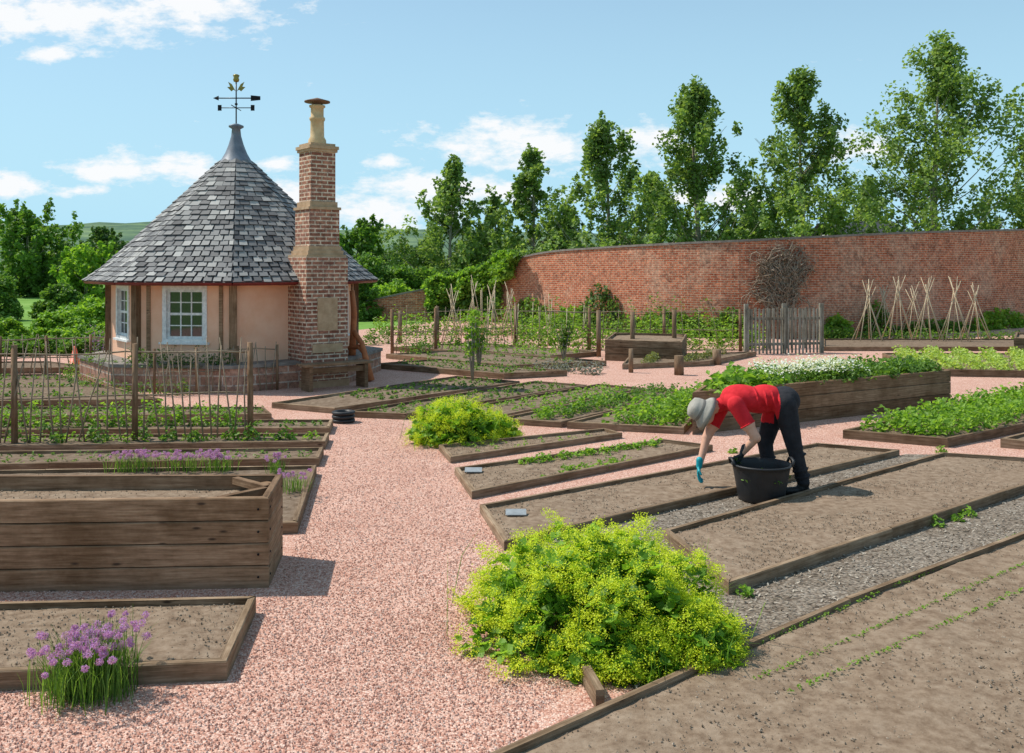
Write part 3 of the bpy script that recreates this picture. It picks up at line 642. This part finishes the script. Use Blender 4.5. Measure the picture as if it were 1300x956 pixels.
def tree(name,u,topv,wpx,D,n_leaf=15000,leaf=.2,mat=LT,zb=0,low=.10,kind='p',seed=0):
    X=(u-650)*D/F; h=CH+(H0-topv)*D/F-zb; W=wpx*D/F/2; e=empty(name); rs=random.Random(seed)
    tb=B(); lean=rs.uniform(-.03,.03); bx=lambda t:Vector((X+lean*h*t+.15*math.sin(t*5+seed),D+.1*math.cos(t*4+seed),zb+h*t))
    ts=np.linspace(0,.97,12); tb.tube([bx(t) for t in ts],[h*.015*(1-t)+.02 for t in ts],8)
    C=[];Rr=[];nb=int(56+h*2.6)
    env=lambda t,az:1+.20*math.sin(az*2+seed*1.7+t*9)+.14*math.sin(az*3-seed+t*17)
    for i in range(nb):
        t=low+(1-low)*((i+rs.random())/nb)**1.12
        az=rs.random()*6.283
        if kind=='p': pr=min(1.0,.75+(t-low)*1.4)*min(1.0,(1.02-t)*1.6)**.85; W_=W*1.22
        else: pr=math.sqrt(max(.02,1-((t-.5)/.56)**2)); W_=W
        r=W_*pr*rs.choice((.45,.75,.95,1.05,1.15))*env(t,az)
        q=bx(t); end=q+Vector((math.cos(az)*r,math.sin(az)*r,rs.uniform(-.01,.08)*h*.3)); t0=max(.04,t-r*rs.uniform(.8,1.3)/h); st=bx(t0)
        mid=st.lerp(end,.5)-Vector((0,0,r*.08)); tb.tube([st,mid,end],[.006*h*(1-t0)*.6+.012,.016+.002*h*(1-t),.010],4,cap=False)
        for s in (.35,.55,.72,.86,1.0):
            if rs.random()<.72:
                p=(st.lerp(mid,s*2) if s<.5 else mid.lerp(end,s*2-1)); ro=(.06+.085*rs.random())*(.65+.5*s); C.append(p+Vector([rs.gauss(0,.07*W) for _ in range(3)])); Rr.append(W*ro)
                if rs.random()<.4 and s>.6: C.append(p+Vector((rs.gauss(0,.07*W),rs.gauss(0,.07*W),W*.2))); Rr.append(W*.065)
    for i in range(8): C.append(bx(.99-.02*i)); Rr.append(W*.05)
    C=np.array([tuple(c) for c in C]); Rr=np.array(Rr); wt=Rr**1.5; idx=rng.choice(len(C),n_leaf,p=wt/wt.sum())
    P=C[idx]+unit(rng.normal(size=(n_leaf,3)))*(Rr[idx]*(rng.random(n_leaf)**.5)*1.2)[:,None]*np.array([1,1,1.3])
    V,Fc,R=leafgeo(P,leaf*(.7+.6*rng.random(n_leaf)),up=.2,asp=.75)
    cr=rng.random(len(C)); R=np.clip(R*.6+np.repeat(cr[idx],2)*.45,0,1)
    npmesh('crown',V,Fc,mat,R,e); tb.done('trunk',[BARK],e)
for i,(u,tv,wd,D,n) in enumerate([(575,213,118,62,11000),(628,248,70,64,4500),(674,196,86,60,9000),(768,162,138,56,15000),(885,120,158,53,19000),(1022,106,152,50,18000),(1190,66,215,48,26000),(1310,178,130,50,11000),(718,262,60,60,4000),(830,225,80,62,6000),(1108,235,90,60,7000),(960,255,70,60,4500)]):
    tree('poplar_tree',u,tv,wd,D,n,.22*D/50,LT,seed=i+3)
tree('broadleaf_tree',38,268,105,72,11000,.34,LM,kind='r',low=.05,seed=21); tree('broadleaf_tree',452,280,60,62,6000,.28,LM,kind='r',low=.05,seed=22)
tree('broadleaf_tree',112,316,84,46,9000,.20,LB,kind='r',low=.03,seed=23); tree('broadleaf_tree',130,290,55,130,5000,.5,LD,kind='r',low=.03,seed=24)
def mass(name,lst,mat,dens=1.0):
    parts=[]
    for (u,tv,wd,D) in lst:
        X=(u-650)*D/F; zt=max(.5,CH+(H0-tv)*D/F); rx=wd*D/F/2; lf=D*.0042
        nc=int(60*dens); a=unit(rng.normal(size=(nc,3))); a[:,2]=np.abs(a[:,2]); rr=.55+.45*rng.random((nc,1))**.5
        C=np.array([X,D,0])+a*rr*np.array([rx,rx*.8,zt*.92]); C[:,2]=np.maximum(C[:,2],.1); n=int(3600*dens); idx=rng.integers(0,nc,n)
        cr=(rx+zt)*.5*.17; P=C[idx]+unit(rng.normal(size=(n,3)))*(cr*rng.random((n,1))**.5)*np.array([1.2,1.2,.8]); P[:,2]=np.maximum(P[:,2],0.02)
        V,Fc,R=leafgeo(P,lf*(.6+.7*rng.random(n)),up=.4,asp=.7); R=np.clip(R*.6+np.repeat(rng.random(nc)[idx],2)*.45,0,1); parts.append((V,Fc,R))
    V,Fc,R,M=merge(parts); npmesh(name,V,Fc,mat,R)
mass('woodland',[(150,304,90,150),(205,300,80,180),(90,308,90,160),(-60,300,120,90),(500,308,90,80),(545,295,70,75),(600,295,70,75),(650,300,70,75),(725,290,80,72),(470,306,70,90),(255,300,80,200)],LD,1.0)
mass('woodland',[(800,290,90,66),(850,285,80,64),(940,290,90,62),(980,280,70,62),(1080,280,80,60),(1130,280,80,60),(1260,265,90,58),(1340,260,120,60),(1500,240,200,60)],LM,1.0)
mass('shrubbery',[(-5,338,60,40),(75,356,60,42),(-60,340,90,40),(470,318,70,46),(520,328,82,46),(455,335,60,40),(562,336,70,48),(165,345,60,50)],LM,1.2)
mass('shrubbery',[(118,372,90,31),(75,392,70,29),(5,402,60,26),(150,398,60,27),(90,410,70,25),(-60,395,120,27),(495,350,70,42),(545,354,50,43),(-150,400,120,25)],LB,1.2)
mass('hedge',[(40,425,90,24),(110,425,70,24),(-30,425,100,24),(140,420,60,25),(-130,425,100,24)],LM,.9)
def onwall(name,u0,u1,n,leaf,mat,zf,thick=.3):
    P=[]
    for _ in range(n):
        while True:
            u=random.uniform(u0,u1); X=None
            for i in range(len(pts)-1):
                ua=650+pts[i].x/pts[i].y*F; ub_=650+pts[i+1].x/pts[i+1].y*F
                if ub_<=u<=ua: t=(u-ua)/(ub_-ua); X=pts[i].lerp(pts[i+1],t); break
            if X is not None: break
        z0,z1=zf((u-u0)/(u1-u0),X.z); z=random.uniform(z0,z1); k=.5+.5*noise.noise(Vector((u*.06,z*2.2,1))); P.append((X.x-random.random()*thick*.5*k,X.y-.02-random.random()*thick*k*1.4,z))
    V,Fc,R=leafgeo(np.array(P),leaf*(.6+.7*rng.random(len(P))),up=.2,asp=.8); npmesh(name,V,Fc,mat,R)
onwall('ivy',545,662,7500,.15,LM,lambda s,zt:(.2 if s<.8 else zt-.8*(1-s)*5,zt+.30+.15*math.sin(s*23)),.7)
onwall('ivy',548,655,6500,.15,LB,lambda s,zt:(zt-.7,zt+.42+.12*math.sin(s*17)),.9)
for (u0,u1,hh,m,n) in ((650,700,1.0,LM,1100),(738,790,1.5,LD,1000),(700,760,.8,LB,900),(800,900,.8,LM,1400),(1045,1080,.7,LB,600),(1095,1130,1.1,LM,500),(1235,1300,.7,LB,1200),(1130,1235,.45,LM,1000),(905,950,.9,LM,800)):
    onwall('wall_shrub',u0,u1,n,.13,m,lambda s,zt,hh=hh:(0,hh*(.45+.55*math.sin(3.14*s)+.12*math.sin(s*31))),.6)
# trained climber: woody stems fanning over the brick
b=B(); wc=wall_at(8.4)
for k in range(8):
    x=wc.x+random.gauss(0,.25); b.tube([(x,wc.y-.12,0),(x+random.gauss(0,.08),wc.y-.12,.6),(x+random.gauss(0,.12),wc.y-.10,1.3)],[.05,.04,.03],6)
CP=[]
for i in range(200):
    a=random.uniform(.1,3.04); r=random.random()**.5
    p=Vector((wc.x+math.cos(a)*r*.40,wc.y-.06,.75+random.uniform(0,1.4))); L_=[]; d=Vector((math.cos(a)*.6,0,random.uniform(.1,1.1)))
    for k in range(random.randint(5,10)):
        q=p.copy(); q.y=wall_at(q.x).y-.05-abs(random.gauss(0,.10)); L_.append(q); CP.append(q)
        lim=.55+.28*math.sin(p.z*3.1+(1 if p.x>wc.x else 3))
        d+=Vector((random.gauss(0,.4),0,random.gauss(0,.25)-.13*(k>4)*k*.5))
        if abs(p.x-wc.x)>lim: d.x-=math.copysign(.5,p.x-wc.x)
        d.normalize(); p=p+d*.16
        if p.z>3.14: p.z=3.14-random.random()*.1; d.z=-.3
    b.tube(L_,[.015]*(len(L_)-1)+[.006],4,cap=False)
b.done('bare_climber',[surf('climber_stems',[(.20,.145,.10),(.42,.33,.25)],9,.9,.3)])
P=np.array([tuple(random.choice(CP)+Vector((random.gauss(0,.06),-abs(random.gauss(0,.05)),random.gauss(0,.07)))) for _ in range(900)])
V,Fc,R=leafgeo(P,.10*(.6+.6*rng.random(len(P))),up=.1,asp=.45); npmesh('climber_leaves',V,Fc,BR,R)
# crop patches
def clump(P,h,r,n,leaf,up=.5,asp=.65,rd=None):
    m=len(P); Pp=np.repeat(P,n,0); sc=np.repeat(.7+.6*rng.random(m),n)[:,None]; d=unit(rng.normal(size=(m*n,3))); d[:,2]=np.abs(d[:,2])
    Q=Pp+d*sc*np.array([r,r,h])*(.35+.65*rng.random((m*n,1))**.6)
    return leafgeo(Q,leaf*(.6+.7*rng.random(m*n)),up,asp)
def rows(key,nr,npl,a0=0,a1=1,b0=0,b1=1,jit=.03,along=None):
    q,z=BEDS[key]; q=[Vector(p) for p in q]; e01=(q[1]-q[0]).length; e12=(q[2]-q[1]).length
    if (e01<e12)!=(along is True): q=q[1:]+q[:1]
    out=[]
    for i in range(nr):
        t=b0+(b1-b0)*(i+.5)/nr
        for j in range(npl):
            s=a0+(a1-a0)*(j+.5)/npl; p=(q[0]*(1-s)+q[1]*s)*(1-t)+(q[3]*(1-s)+q[2]*s)*t
            out.append((p.x+random.gauss(0,jit),p.y+random.gauss(0,jit),z))
    return np.array(out)
def crop(name,P,h,r,n,leaf,mat,**k):
    V,Fc,R=clump(P,h,r,n,leaf,**k); npmesh(name,V,Fc,mat,R)
crop('potato_plants',rows('U1',4,22,.02,.98,.05,.95),.26,.20,70,.075,LB)
crop('potato_plants',rows('S5',3,14,.0,1,.0,.75),.25,.20,60,.075,LB)
crop('bean_plants',rows('S4',2,16,.1,1),.18,.13,40,.06,LM)
crop('bean_plants',rows('S4',1,14,.0,.6),.22,.15,50,.06,LB)
crop('onion_plants',rows('S1',3,26,.25,1),.07,.05,14,.05,LM)
crop('salad_seedlings',rows('S2',3,24),.07,.06,14,.05,LM)
crop('salad_seedlings',rows('S3',2,20,.2,1),.10,.07,18,.05,LB)
crop('seedlings',rows('LC',1,36,.3,1),.10,.08,20,.05,LB)
crop('seedlings',rows('LD',1,40,.3,1),.07,.06,16,.045,LM)
crop('seedlings',rows('LB',2,40,.2,1),.05,.045,9,.035,LM)
crop('runner_beans',rows('LD',1,26,.35,.85,.1,.9,.05),.32,.12,60,.06,LB)
crop('runner_beans',rows('LC',1,12,.35,.95,.1,.9,.08),.26,.12,50,.06,LM)
crop('seedlings',rows('LE',2,30,.2,1),.10,.08,18,.05,LM)
crop('seedlings',rows('LF',3,22,.2,1),.10,.09,18,.06,LM)
crop('seedlings',rows('V1',2,16),.12,.1,20,.06,LM); crop('seedlings',rows('V2',2,16),.10,.1,20,.06,LM); crop('seedlings',rows('V3',2,16),.15,.12,24,.07,LB)
crop('mustard_crop',rows('U3',8,26),.22,.2,34,.075,leafm('yellow_green',[(.24,.36,.06),(.40,.52,.11),(.54,.64,.20)],.4))
crop('radish_row',rows('R2',1,26,.25,.95,.78,.98,.03),.09,.07,22,.05,LB); crop('radish_row',rows('R2',1,10,.35,.6,.1,.3,.05),.06,.05,14,.04,LB)
crop('salad_seedlings',rows('R1',2,8,.1,.9),.04,.035,9,.03,LB)
q,z=BEDS['T']; PT=sample([(x,y) for x,y in q],150,z); fr_=(PT[:,0]-PT[:,0].min())/(np.ptp(PT[:,0]))
crop('potato_plants',PT[fr_>.45],.22,.2,70,.07,LM); crop('courgette_plants',PT[fr_<.28],.22,.22,26,.13,LB)
wm=PT[(fr_>=.2)&(fr_<.62)]; crop('flowering_herbs',wm,.24,.2,60,.05,LM)
V,Fc,R=clump(wm+[0,0,.16],.18,.22,34,.035,.8,.9); npmesh('white_blossom',V,Fc,WF,R)
crop('herb_row',rows('V4',2,16),.2,.15,40,.06,leafm('olive_herb',[(.12,.14,.05),(.25,.27,.08)],.3))
crop('raspberry_row',np.array([G(u+random.gauss(0,4),v) for u in range(660,960,13) for v in (438,444)]),.85,.28,120,.09,LB)
crop('raspberry_row',np.array([G(u+random.gauss(0,5),428) for u in range(650,950,12)]),1.15,.35,120,.10,LM)
crop('currant_bushes',np.array([G(u,v) for u,v in ((520,447),(535,452),(548,440),(470,438),(488,436),(575,442),(630,444))]),.6,.32,280,.07,LM)
crop('edge_planting',np.array([G(u,432) for u in range(1050,1300,12)]),.35,.3,80,.09,LM)
crop('edge_planting',np.array([G(u,425) for u in range(480,700,9)]),.85,.38,110,.10,LB)
crop('plinth_plants',np.array([tuple(hv(2.75,VA[1]+math.radians(d),.42)) for d in range(6,44,4)]),.34,.18,130,.05,LD)
crop('plinth_plants',np.array([tuple(hv(2.8,VA[0]+math.radians(d),.42)) for d in range(0,44,7)]),.16,.12,60,.04,LM)
crop('plinth_plants',np.array([tuple(hv(3.15,VA[0]+math.radians(d),.0)) for d in range(-20,80,5)]),.30,.16,70,.05,LM)
crop('weeds',np.array([G(u,v) for u,v in ((1216,662),(1228,656),(1190,668),(945,757),(870,806),(1195,575),(690,612),(712,607),(730,602),(768,598),(782,594),(795,591),(750,600),(930,575))]),.10,.08,45,.045,LB)
crop('lavender_tufts',np.array([G(random.uniform(680,760),random.uniform(466,476)) for _ in range(22)]),.22,.14,50,.06,leafm('lavender_foliage',[(.14,.15,.13),(.26,.27,.24)],.3))
def sapling(u,v,h,r,n,mat):
    e=empty('fruit_sapling'); p=Vector(G(u,v)); b=B(); C=[]
    for i in range(9):
        a=random.random()*6.28; q=p+Vector((math.cos(a)*r*random.random(),math.sin(a)*r*random.random(),h*random.uniform(.5,1))); b.tube([p,p.lerp(q,.5)+Vector((0,0,h*.08)),q],[.02,.012,.005],5); C+= [p.lerp(q,t)+Vector((0,0,h*.05)) for t in (.5,.7,.85,1)]
    b.done('stems',[BARK],e); V,Fc,R=clump(np.array([tuple(c) for c in C]),.09,.09,n,.07,.4); npmesh('leaves',V,Fc,mat,R,e)
sapling(600,487,1.35,.24,18,LB); sapling(716,462,.95,.3,16,LM); sapling(608,470,1.2,.22,14,LB)
crop('border_plants',np.array([G(u,450) for u in range(-80,150,10)]),.5,.35,90,.09,LM)
V,Fc,R=clump(np.array([G(u,452) for u in range(118,150,6)]),.75,.2,60,.06); npmesh('purple_border',V,Fc,leafm('border_purple',[(.2,.1,.26),(.36,.22,.42),(.1,.16,.05)],.3),R)
def mantle(c,rx,ry,h,nl,nf,sc=1):
    c=np.array(c); e=empty('ladys_mantle')
    def dome(n,lo,hi):
        d=unit(rng.normal(size=(n,3))); d[:,2]=np.abs(d[:,2]); r=lo+(hi-lo)*rng.random((n,1))
        wob=1+.13*np.sin(d[:,0:1]*9+1)*np.cos(d[:,1:2]*8)+.07*np.sin(d[:,0:1]*21+d[:,2:3]*15); return c+d*r*wob*np.array([rx,ry,h]),d
    P,d=dome(nl,.55,1.0); P[:,2]=np.maximum(P[:,2],.02); L_=roundgeo(P,(.045+.055*rng.random(nl))*sc)
    npmesh('leaves',L_[0],L_[1],LL,L_[2],e)
    K,_=dome(nf,.88,1.10); K[:,2]=np.maximum(K[:,2],.04); keep=rng.random(nf)<.22+.78*(np.sin(K[:,0]*11/sc+2)*np.sin(K[:,1]*9+K[:,2]*13)>-.3); K=K[keep]
    m=46; Q=np.repeat(K,m,0)+rng.normal(size=(len(K)*m,3))*np.array([.019,.019,.015])*sc
    V,Fc,R=leafgeo(Q,(.007+.006*rng.random(len(Q)))*sc,.5,.9,.2); npmesh('flower_sprays',V,Fc,LY,R,e)
    V,Fc,R,_=bladegeo(np.repeat(c[None],200,0)+rng.normal(size=(200,3))*[rx*.4,ry*.4,0],h*.9,.006,1.0); npmesh('stems',V,Fc,LL,R,e)
mantle((.50,5.75,0.0),.76,.72,.56,3200,1700)
mantle((1.02,5.35,0.0),.30,.3,.30,500,320)
mantle((.60,5.20,0.0),.40,.25,.22,700,380)
mantle((-.72,12.0,0.0),.58,.55,.50,1300,600,1.25)
mantle((-.30,12.3,0.0),.40,.4,.30,600,250,1.25)
def chives(lst,n,fl,name='chives',sc=1,hs=1):
    e=empty(name); BP=[];HH=[]
    for (x,y,z,r,h) in lst:
        k=rng.normal(size=(n,2))*r*.45; BP.append(np.concatenate([np.array([x,y])+k,np.full((n,1),z)],1)); HH.append(h*(.6+.45*rng.random(n)))
    BP=np.concatenate(BP);HH=np.concatenate(HH); V,Fc,R,T=bladegeo(BP,HH,.005*sc,.6); npmesh('leaves',V,Fc,LM,R,e)
    tall=np.argsort(-T[:,2])[:int(len(T)*.75)]; idx=rng.choice(tall,min(len(tall),fl),replace=False); K=T[idx]+[0,0,.012]
    m=110; d=unit(rng.normal(size=(len(K)*m,3))); szk=np.repeat(.8+.5*rng.random(len(K)),m)[:,None]; Q=np.repeat(K,m,0)+d*.018*sc*hs*szk*(.45+.55*rng.random((len(d),1)))*np.array([1,1,.85]); V,Fc,R=leafgeo(Q,.010*sc*hs,.1,.4,.1); npmesh('flower_heads',V,Fc,PUR,R,e)
c0=G(106,886); chives([(c0[0],c0[1],0.0,.20,.33),(c0[0]-.10,c0[1]+.05,.0,.17,.29),(c0[0]+.11,c0[1]+.03,0,.16,.34),(c0[0]+.02,c0[1]+.10,0,.17,.36)],240,95,hs=1.2)
chives([(*G(u,597,.08)[:2],.07,.15,.21) for u in (150,168,185,222,245,268,282)],50,100,sc=1.2)
chives([(*G(372,622,.08)[:2],.07,.16,.20),(*G(352,600,.08)[:2],.07,.12,.2)],90,34,sc=1.1)
LR=[]
for (a,c_) in (((855,862),(1300,676)),((960,862),(1300,716)),((1000,880),(1300,748))):
    p0,p1=Vector(G(a[0],a[1],.045)),Vector(G(c_[0],c_[1],.045))
    n=120
    for i in range(n):
        if random.random()<.8: q=p0.lerp(p1,(i+random.random())/n); LR.append((q.x+random.gauss(0,.008),q.y+random.gauss(0,.008),.045))
V,Fc,R=clump(np.array(LR),.017,.013,5,.017,.7); npmesh('seedling_rows',V,Fc,LB,R)
# ---------------------------------------------------------------- gardener
def remesh_obj(build,voxel,smooth_it,name):
    bm=bmesh.new(); build(bm); me=bpy.data.meshes.new(name+'_src'); bm.to_mesh(me); bm.free()
    o=bpy.data.objects.new(name+'_src',me); scene.collection.objects.link(o)
    m=o.modifiers.new('r','REMESH'); m.mode='VOXEL'; m.voxel_size=voxel; m.use_smooth_shade=True
    s=o.modifiers.new('s','SMOOTH'); s.factor=.6; s.iterations=smooth_it
    bpy.context.view_layer.update(); dg=bpy.context.evaluated_depsgraph_get(); nm=bpy.data.meshes.new_from_object(o.evaluated_get(dg))
    bpy.data.objects.remove(o); nm.name=name; 
    for p in nm.polygons: p.use_smooth=True
    return nm
def caps(bm,p0,r0,p1,r1):
    p0,p1=Vector(p0),Vector(p1); d=p1-p0; 
    for p,r in ((p0,r0),(p1,r1)): bmesh.ops.create_uvsphere(bm,u_segments=16,v_segments=10,radius=r,matrix=Matrix.Translation(p))
    M=Matrix.Translation((p0+p1)/2)@d.to_track_quat('Z','Y').to_matrix().to_4x4()
    bmesh.ops.create_cone(bm,cap_ends=True,segments=16,radius1=r0,radius2=r1,depth=d.length,matrix=M)
def ell(bm,c,ax,ay,az):
    M=Matrix((( ax[0],ay[0],az[0],c[0]),(ax[1],ay[1],az[1],c[1]),(ax[2],ay[2],az[2],c[2]),(0,0,0,1)))
    bmesh.ops.create_uvsphere(bm,u_segments=24,v_segments=16,radius=1,matrix=M)
gard=empty('gardener'); gard.location=(2.79,9.27,0.0); gard.scale=(1.02,1.02,1.02)
hd=Vector((-.90,.0,.775)); hu=Vector((-.90,0,.43)).normalized(); hf=Vector((-.43,0,-.90)).normalized(); hy=Vector((0,1,0))
SHN,SHF=Vector((-.63,-.19,.87)),Vector((-.68,.17,.81))
ELN,WRN=Vector((-.46,-.27,.57)),Vector((-.56,-.17,.41))
ELF,WRF=Vector((-.84,.12,.50)),Vector((-.93,.03,.24))
legs=[((-.14,-.095,.86),.115,(-.06,-.12,.47),.078),((-.06,-.12,.47),.075,(.03,-.12,.12),.060),
      ((-.16,.095,.86),.115,(-.27,.12,.46),.078),((-.27,.12,.46),.075,(-.22,.13,.12),.060)]
def body(bm):
    for l in legs: caps(bm,*l)
    for (x,y) in ((.03,-.12),(-.22,.13)):
        caps(bm,(x,y,.09),.05,(x-.02,y,.06),.052); caps(bm,(x+.02,y,.045),.045,(x-.16,y,.038),.038)
    for (x,y,z) in ((-.05,-.12,.45),(-.02,-.12,.38),(.0,-.12,.24),(.02,-.12,.18),(-.26,.12,.44),(-.24,.12,.3),(-.22,.13,.2)):
        ell(bm,(x,y,z),(.078,0,.02),(0,.074,0),(-.004,0,.016))
    ell(bm,(-.12,0,.88),(.15,0,0),(0,.175,0),(0,0,.14))
    ell(bm,(-.30,0,.92),(.17,0,.0),(0,.155,0),(0,0,.115))
    ell(bm,(-.50,0,.905),(.22,0,-.04),(0,.175,0),(.02,0,.125))
    ell(bm,(-.60,0,.87),(.13,0,-.04),(0,.20,0),(.02,0,.105))
    ell(bm,(-.38,0,.83),(.17,0,-.01),(0,.12,0),(0,0,.07))
    for x in (-.26,-.33,-.41): ell(bm,(x,-.02,.90),(.012,0,.02),(0,.162,0),(-.02,0,.118))
    caps(bm,(-.69,0,.85),.062,(-.82,0,.80),.055)
    for a,c,d in ((SHN,ELN,WRN),(SHF,ELF,WRF)):
        caps(bm,a,.068,c,.047); caps(bm,c,.043,d,.029)
    caps(bm,SHN,.080,SHN.lerp(ELN,.6),.070); caps(bm,SHF,.080,SHF.lerp(ELF,.6),.070)
    ell(bm,hd,hu*.118,hy*.078,hf*.098); ell(bm,hd-hu*.075+hf*.03,hu*.05,hy*.052,hf*.062)
    ell(bm,hd+hf*.103-hu*.012,hu*.022,hy*.013,hf*.02)
    for s in (-1,1): ell(bm,hd+hy*.079*s-hu*.005-hf*.005,hu*.03,hy*.01,hf*.018)
    ell(bm,hd+hf*.085-hu*.052,hu*.008,hy*.024,hf*.012)
nm=remesh_obj(body,.0075,4,'body')
SHIRT=surf('red_polo_cotton',[(.50,.010,.016),(.68,.020,.032)],14,.85,.4,.015,16)
SKIN=surf('skin',[(.56,.30,.20),(.66,.39,.28)],12,.55,.1); TRO=surf('black_trousers',[(.012,.012,.015),(.030,.030,.036)],12,.9,.6,.02,14); BOOT=plain('black_boots',(.02,.018,.017),.5)
for m in (SKIN,SHIRT,TRO,BOOT): nm.materials.append(m)
def segd(p,a,b_):
    a,b_=Vector(a),Vector(b_); d=b_-a; t=max(0,min(1,(p-a).dot(d)/d.dot(d))); return (p-(a+d*t)).length,t
for p in nm.polygons:
    c=p.center; m=None
    fore=min(segd(c,ELN,WRN)[0],segd(c,ELF,WRF)[0]); dn,tn=segd(c,SHN,ELN); df,tf=segd(c,SHF,ELF)
    head=(c-hd).dot(hu)>-.115 and (c-hd).length<.16
    hem=-.205+.05*(c.z-.9)
    if head or (c.x<-.765 and c.z>.68 and abs(c.y)<.075): m=0
    elif c.z<.115 and c.x>-.5: m=3
    elif (dn<.085 and tn>.62) or (df<.085 and tf>.62) or (fore<.05 and min(dn,df)>.02): m=0
    elif c.x<hem and c.z>.66 or c.x<-.42: m=1
    else: m=2
    p.material_index=m
link(bpy.data.objects.new('body',nm),gard)
b=B()
def ring(c,ax,r1,r2,side,mi,wd=.012,th=.006):
    ax=Vector(ax).normalized(); s=Vector(side); s=(s-ax*s.dot(ax)).normalized(); t=ax.cross(s); n=20; P1=[c+s*math.cos(6.283*i/n)*r1+t*math.sin(6.283*i/n)*r2 for i in range(n+1)]
    b.tube(P1,th,6,mi,cap=False)
ring(SHN.lerp(ELN,.60),ELN-SHN,.072,.072,(0,1,0),0); ring(SHF.lerp(ELF,.60),ELF-SHF,.072,.072,(0,1,0),0)
for s in (-1,1): b.lathe(hd+hf*.088+hy*.032*s+hu*.012,[(0,-.008),(.010,-.003),(.010,.003),(0,.008)],10,1); b.lathe(hd+hf*.096+hy*.032*s+hu*.012,[(0,-.004),(.005,0),(0,.004)],8,2)
b.done('cuffs_and_eyes',[SHIRT,plain('eye_white',(.7,.7,.68)),BLACKM],gard)
b=B(); M=Matrix((( hf.x,hy.x,hu.x),(hf.y,hy.y,hu.y),(hf.z,hy.z,hu.z)))
b.lathe(hd,[(.172,-.048),(.176,-.052),(.150,-.012),(.110,.022),(.104,.085),(.090,.122),(.05,.140),(0,.144)],28,0,M)
b.lathe(hd,[(.172,-.052),(.146,-.018),(.105,.016),(.100,.05)],28,0,M); b.lathe(hd,[(.1105,.024),(.1100,.05),(.108,.052)],28,1,M)
b.done('sun_hat',[surf('hat_canvas',[(.28,.26,.22),(.42,.39,.34)],10,.9,.5),plain('hat_band',(.2,.18,.155))],gard)
b=B(); b.lathe(hd-hf*.012,[(.0,-.075),(.06,-.07),(.083,-.03),(.088,.02),(.08,.06)],18,0,M@Matrix.Diagonal((.98,.9,1))); b.done('hair',[surf('grey_hair',[(.18,.15,.12),(.34,.3,.26)],30,.7,.5)],gard)
def hand(wr,d,pn,side,curl,mat,nm_):
    wr=Vector(wr); d=Vector(d).normalized(); pn=Vector(pn); pn=(pn-d*pn.dot(d)).normalized(); s=d.cross(pn)*side
    def bld(bm):
        caps(bm,wr-d*.06,.034,wr,.030)
        ell(bm,wr+d*.045,d*.052,s*.043,pn*.017)
        for i,(o,L_) in enumerate(((.030,.070),(.010,.078),(-.011,.073),(-.031,.058))):
            p=wr+d*.082+s*o; a=0; r=.0105
            for k,f in enumerate((.45,.32,.23)):
                a+=curl*(.6+.15*i) ; q=p+(d*math.cos(a)+pn*math.sin(a)+s*o*1.5)*L_*f; caps(bm,p,r,q,r*.92); p=q; r*=.93
        p=wr+d*.02+s*.03; q=p+(d*.5+s*.75+pn*.35).normalized()*.04; r_=q+(d*.75+s*.15+pn*.55).normalized()*.034
        caps(bm,p,.015,q,.0125); caps(bm,q,.0125,r_,.010)
    me=remesh_obj(bld,.0038,3,nm_); me.materials.append(mat); link(bpy.data.objects.new(nm_,me),gard)
hand(WRF,(-.10,-.12,-1),(.8,-.3,0),1,.42,plain('teal_rubber_glove',(.0,.34,.40),.5),'gloved_hand_reaching')
hand(WRN,(-.25,.25,-.8),(-.6,.6,0),-1,.55,plain('dark_glove',(.03,.035,.04),.7),'gloved_hand')
Pw=np.array([[-.62,-.12,.30]]); V,Fc,R=clump(np.repeat(Pw,3,0),.06,.05,22,.03); npmesh('pulled_weeds',V,Fc,LM,R,gard)
b=B(); tc_=(2.36,8.95,0.005)
b.lathe(tc_,[(0,.012),(.20,.012),(.205,.0),(.215,.02),(.235,.14),(.262,.29),(.270,.325),(.282,.33),(.282,.345),(.268,.347),(.258,.335),(.250,.29),(.224,.14),(.2,.03),(0,.028)],36)
for s in (-1,1):
    b.tube([(tc_[0]+s*.27,tc_[1]-.09,.335),(tc_[0]+s*.285,tc_[1]-.075,.385),(tc_[0]+s*.285,tc_[1],.40),(tc_[0]+s*.285,tc_[1]+.075,.385),(tc_[0]+s*.27,tc_[1]+.09,.335)],.013,8)
b.done('rubber_trug',[BLK])
P=np.array([(tc_[0]+random.gauss(0,.1),tc_[1]+random.gauss(0,.1),.20) for _ in range(20)]); crop('weeds_in_trug',P,.05,.06,12,.04,LM)
print('OBJECTS',len(bpy.data.objects))
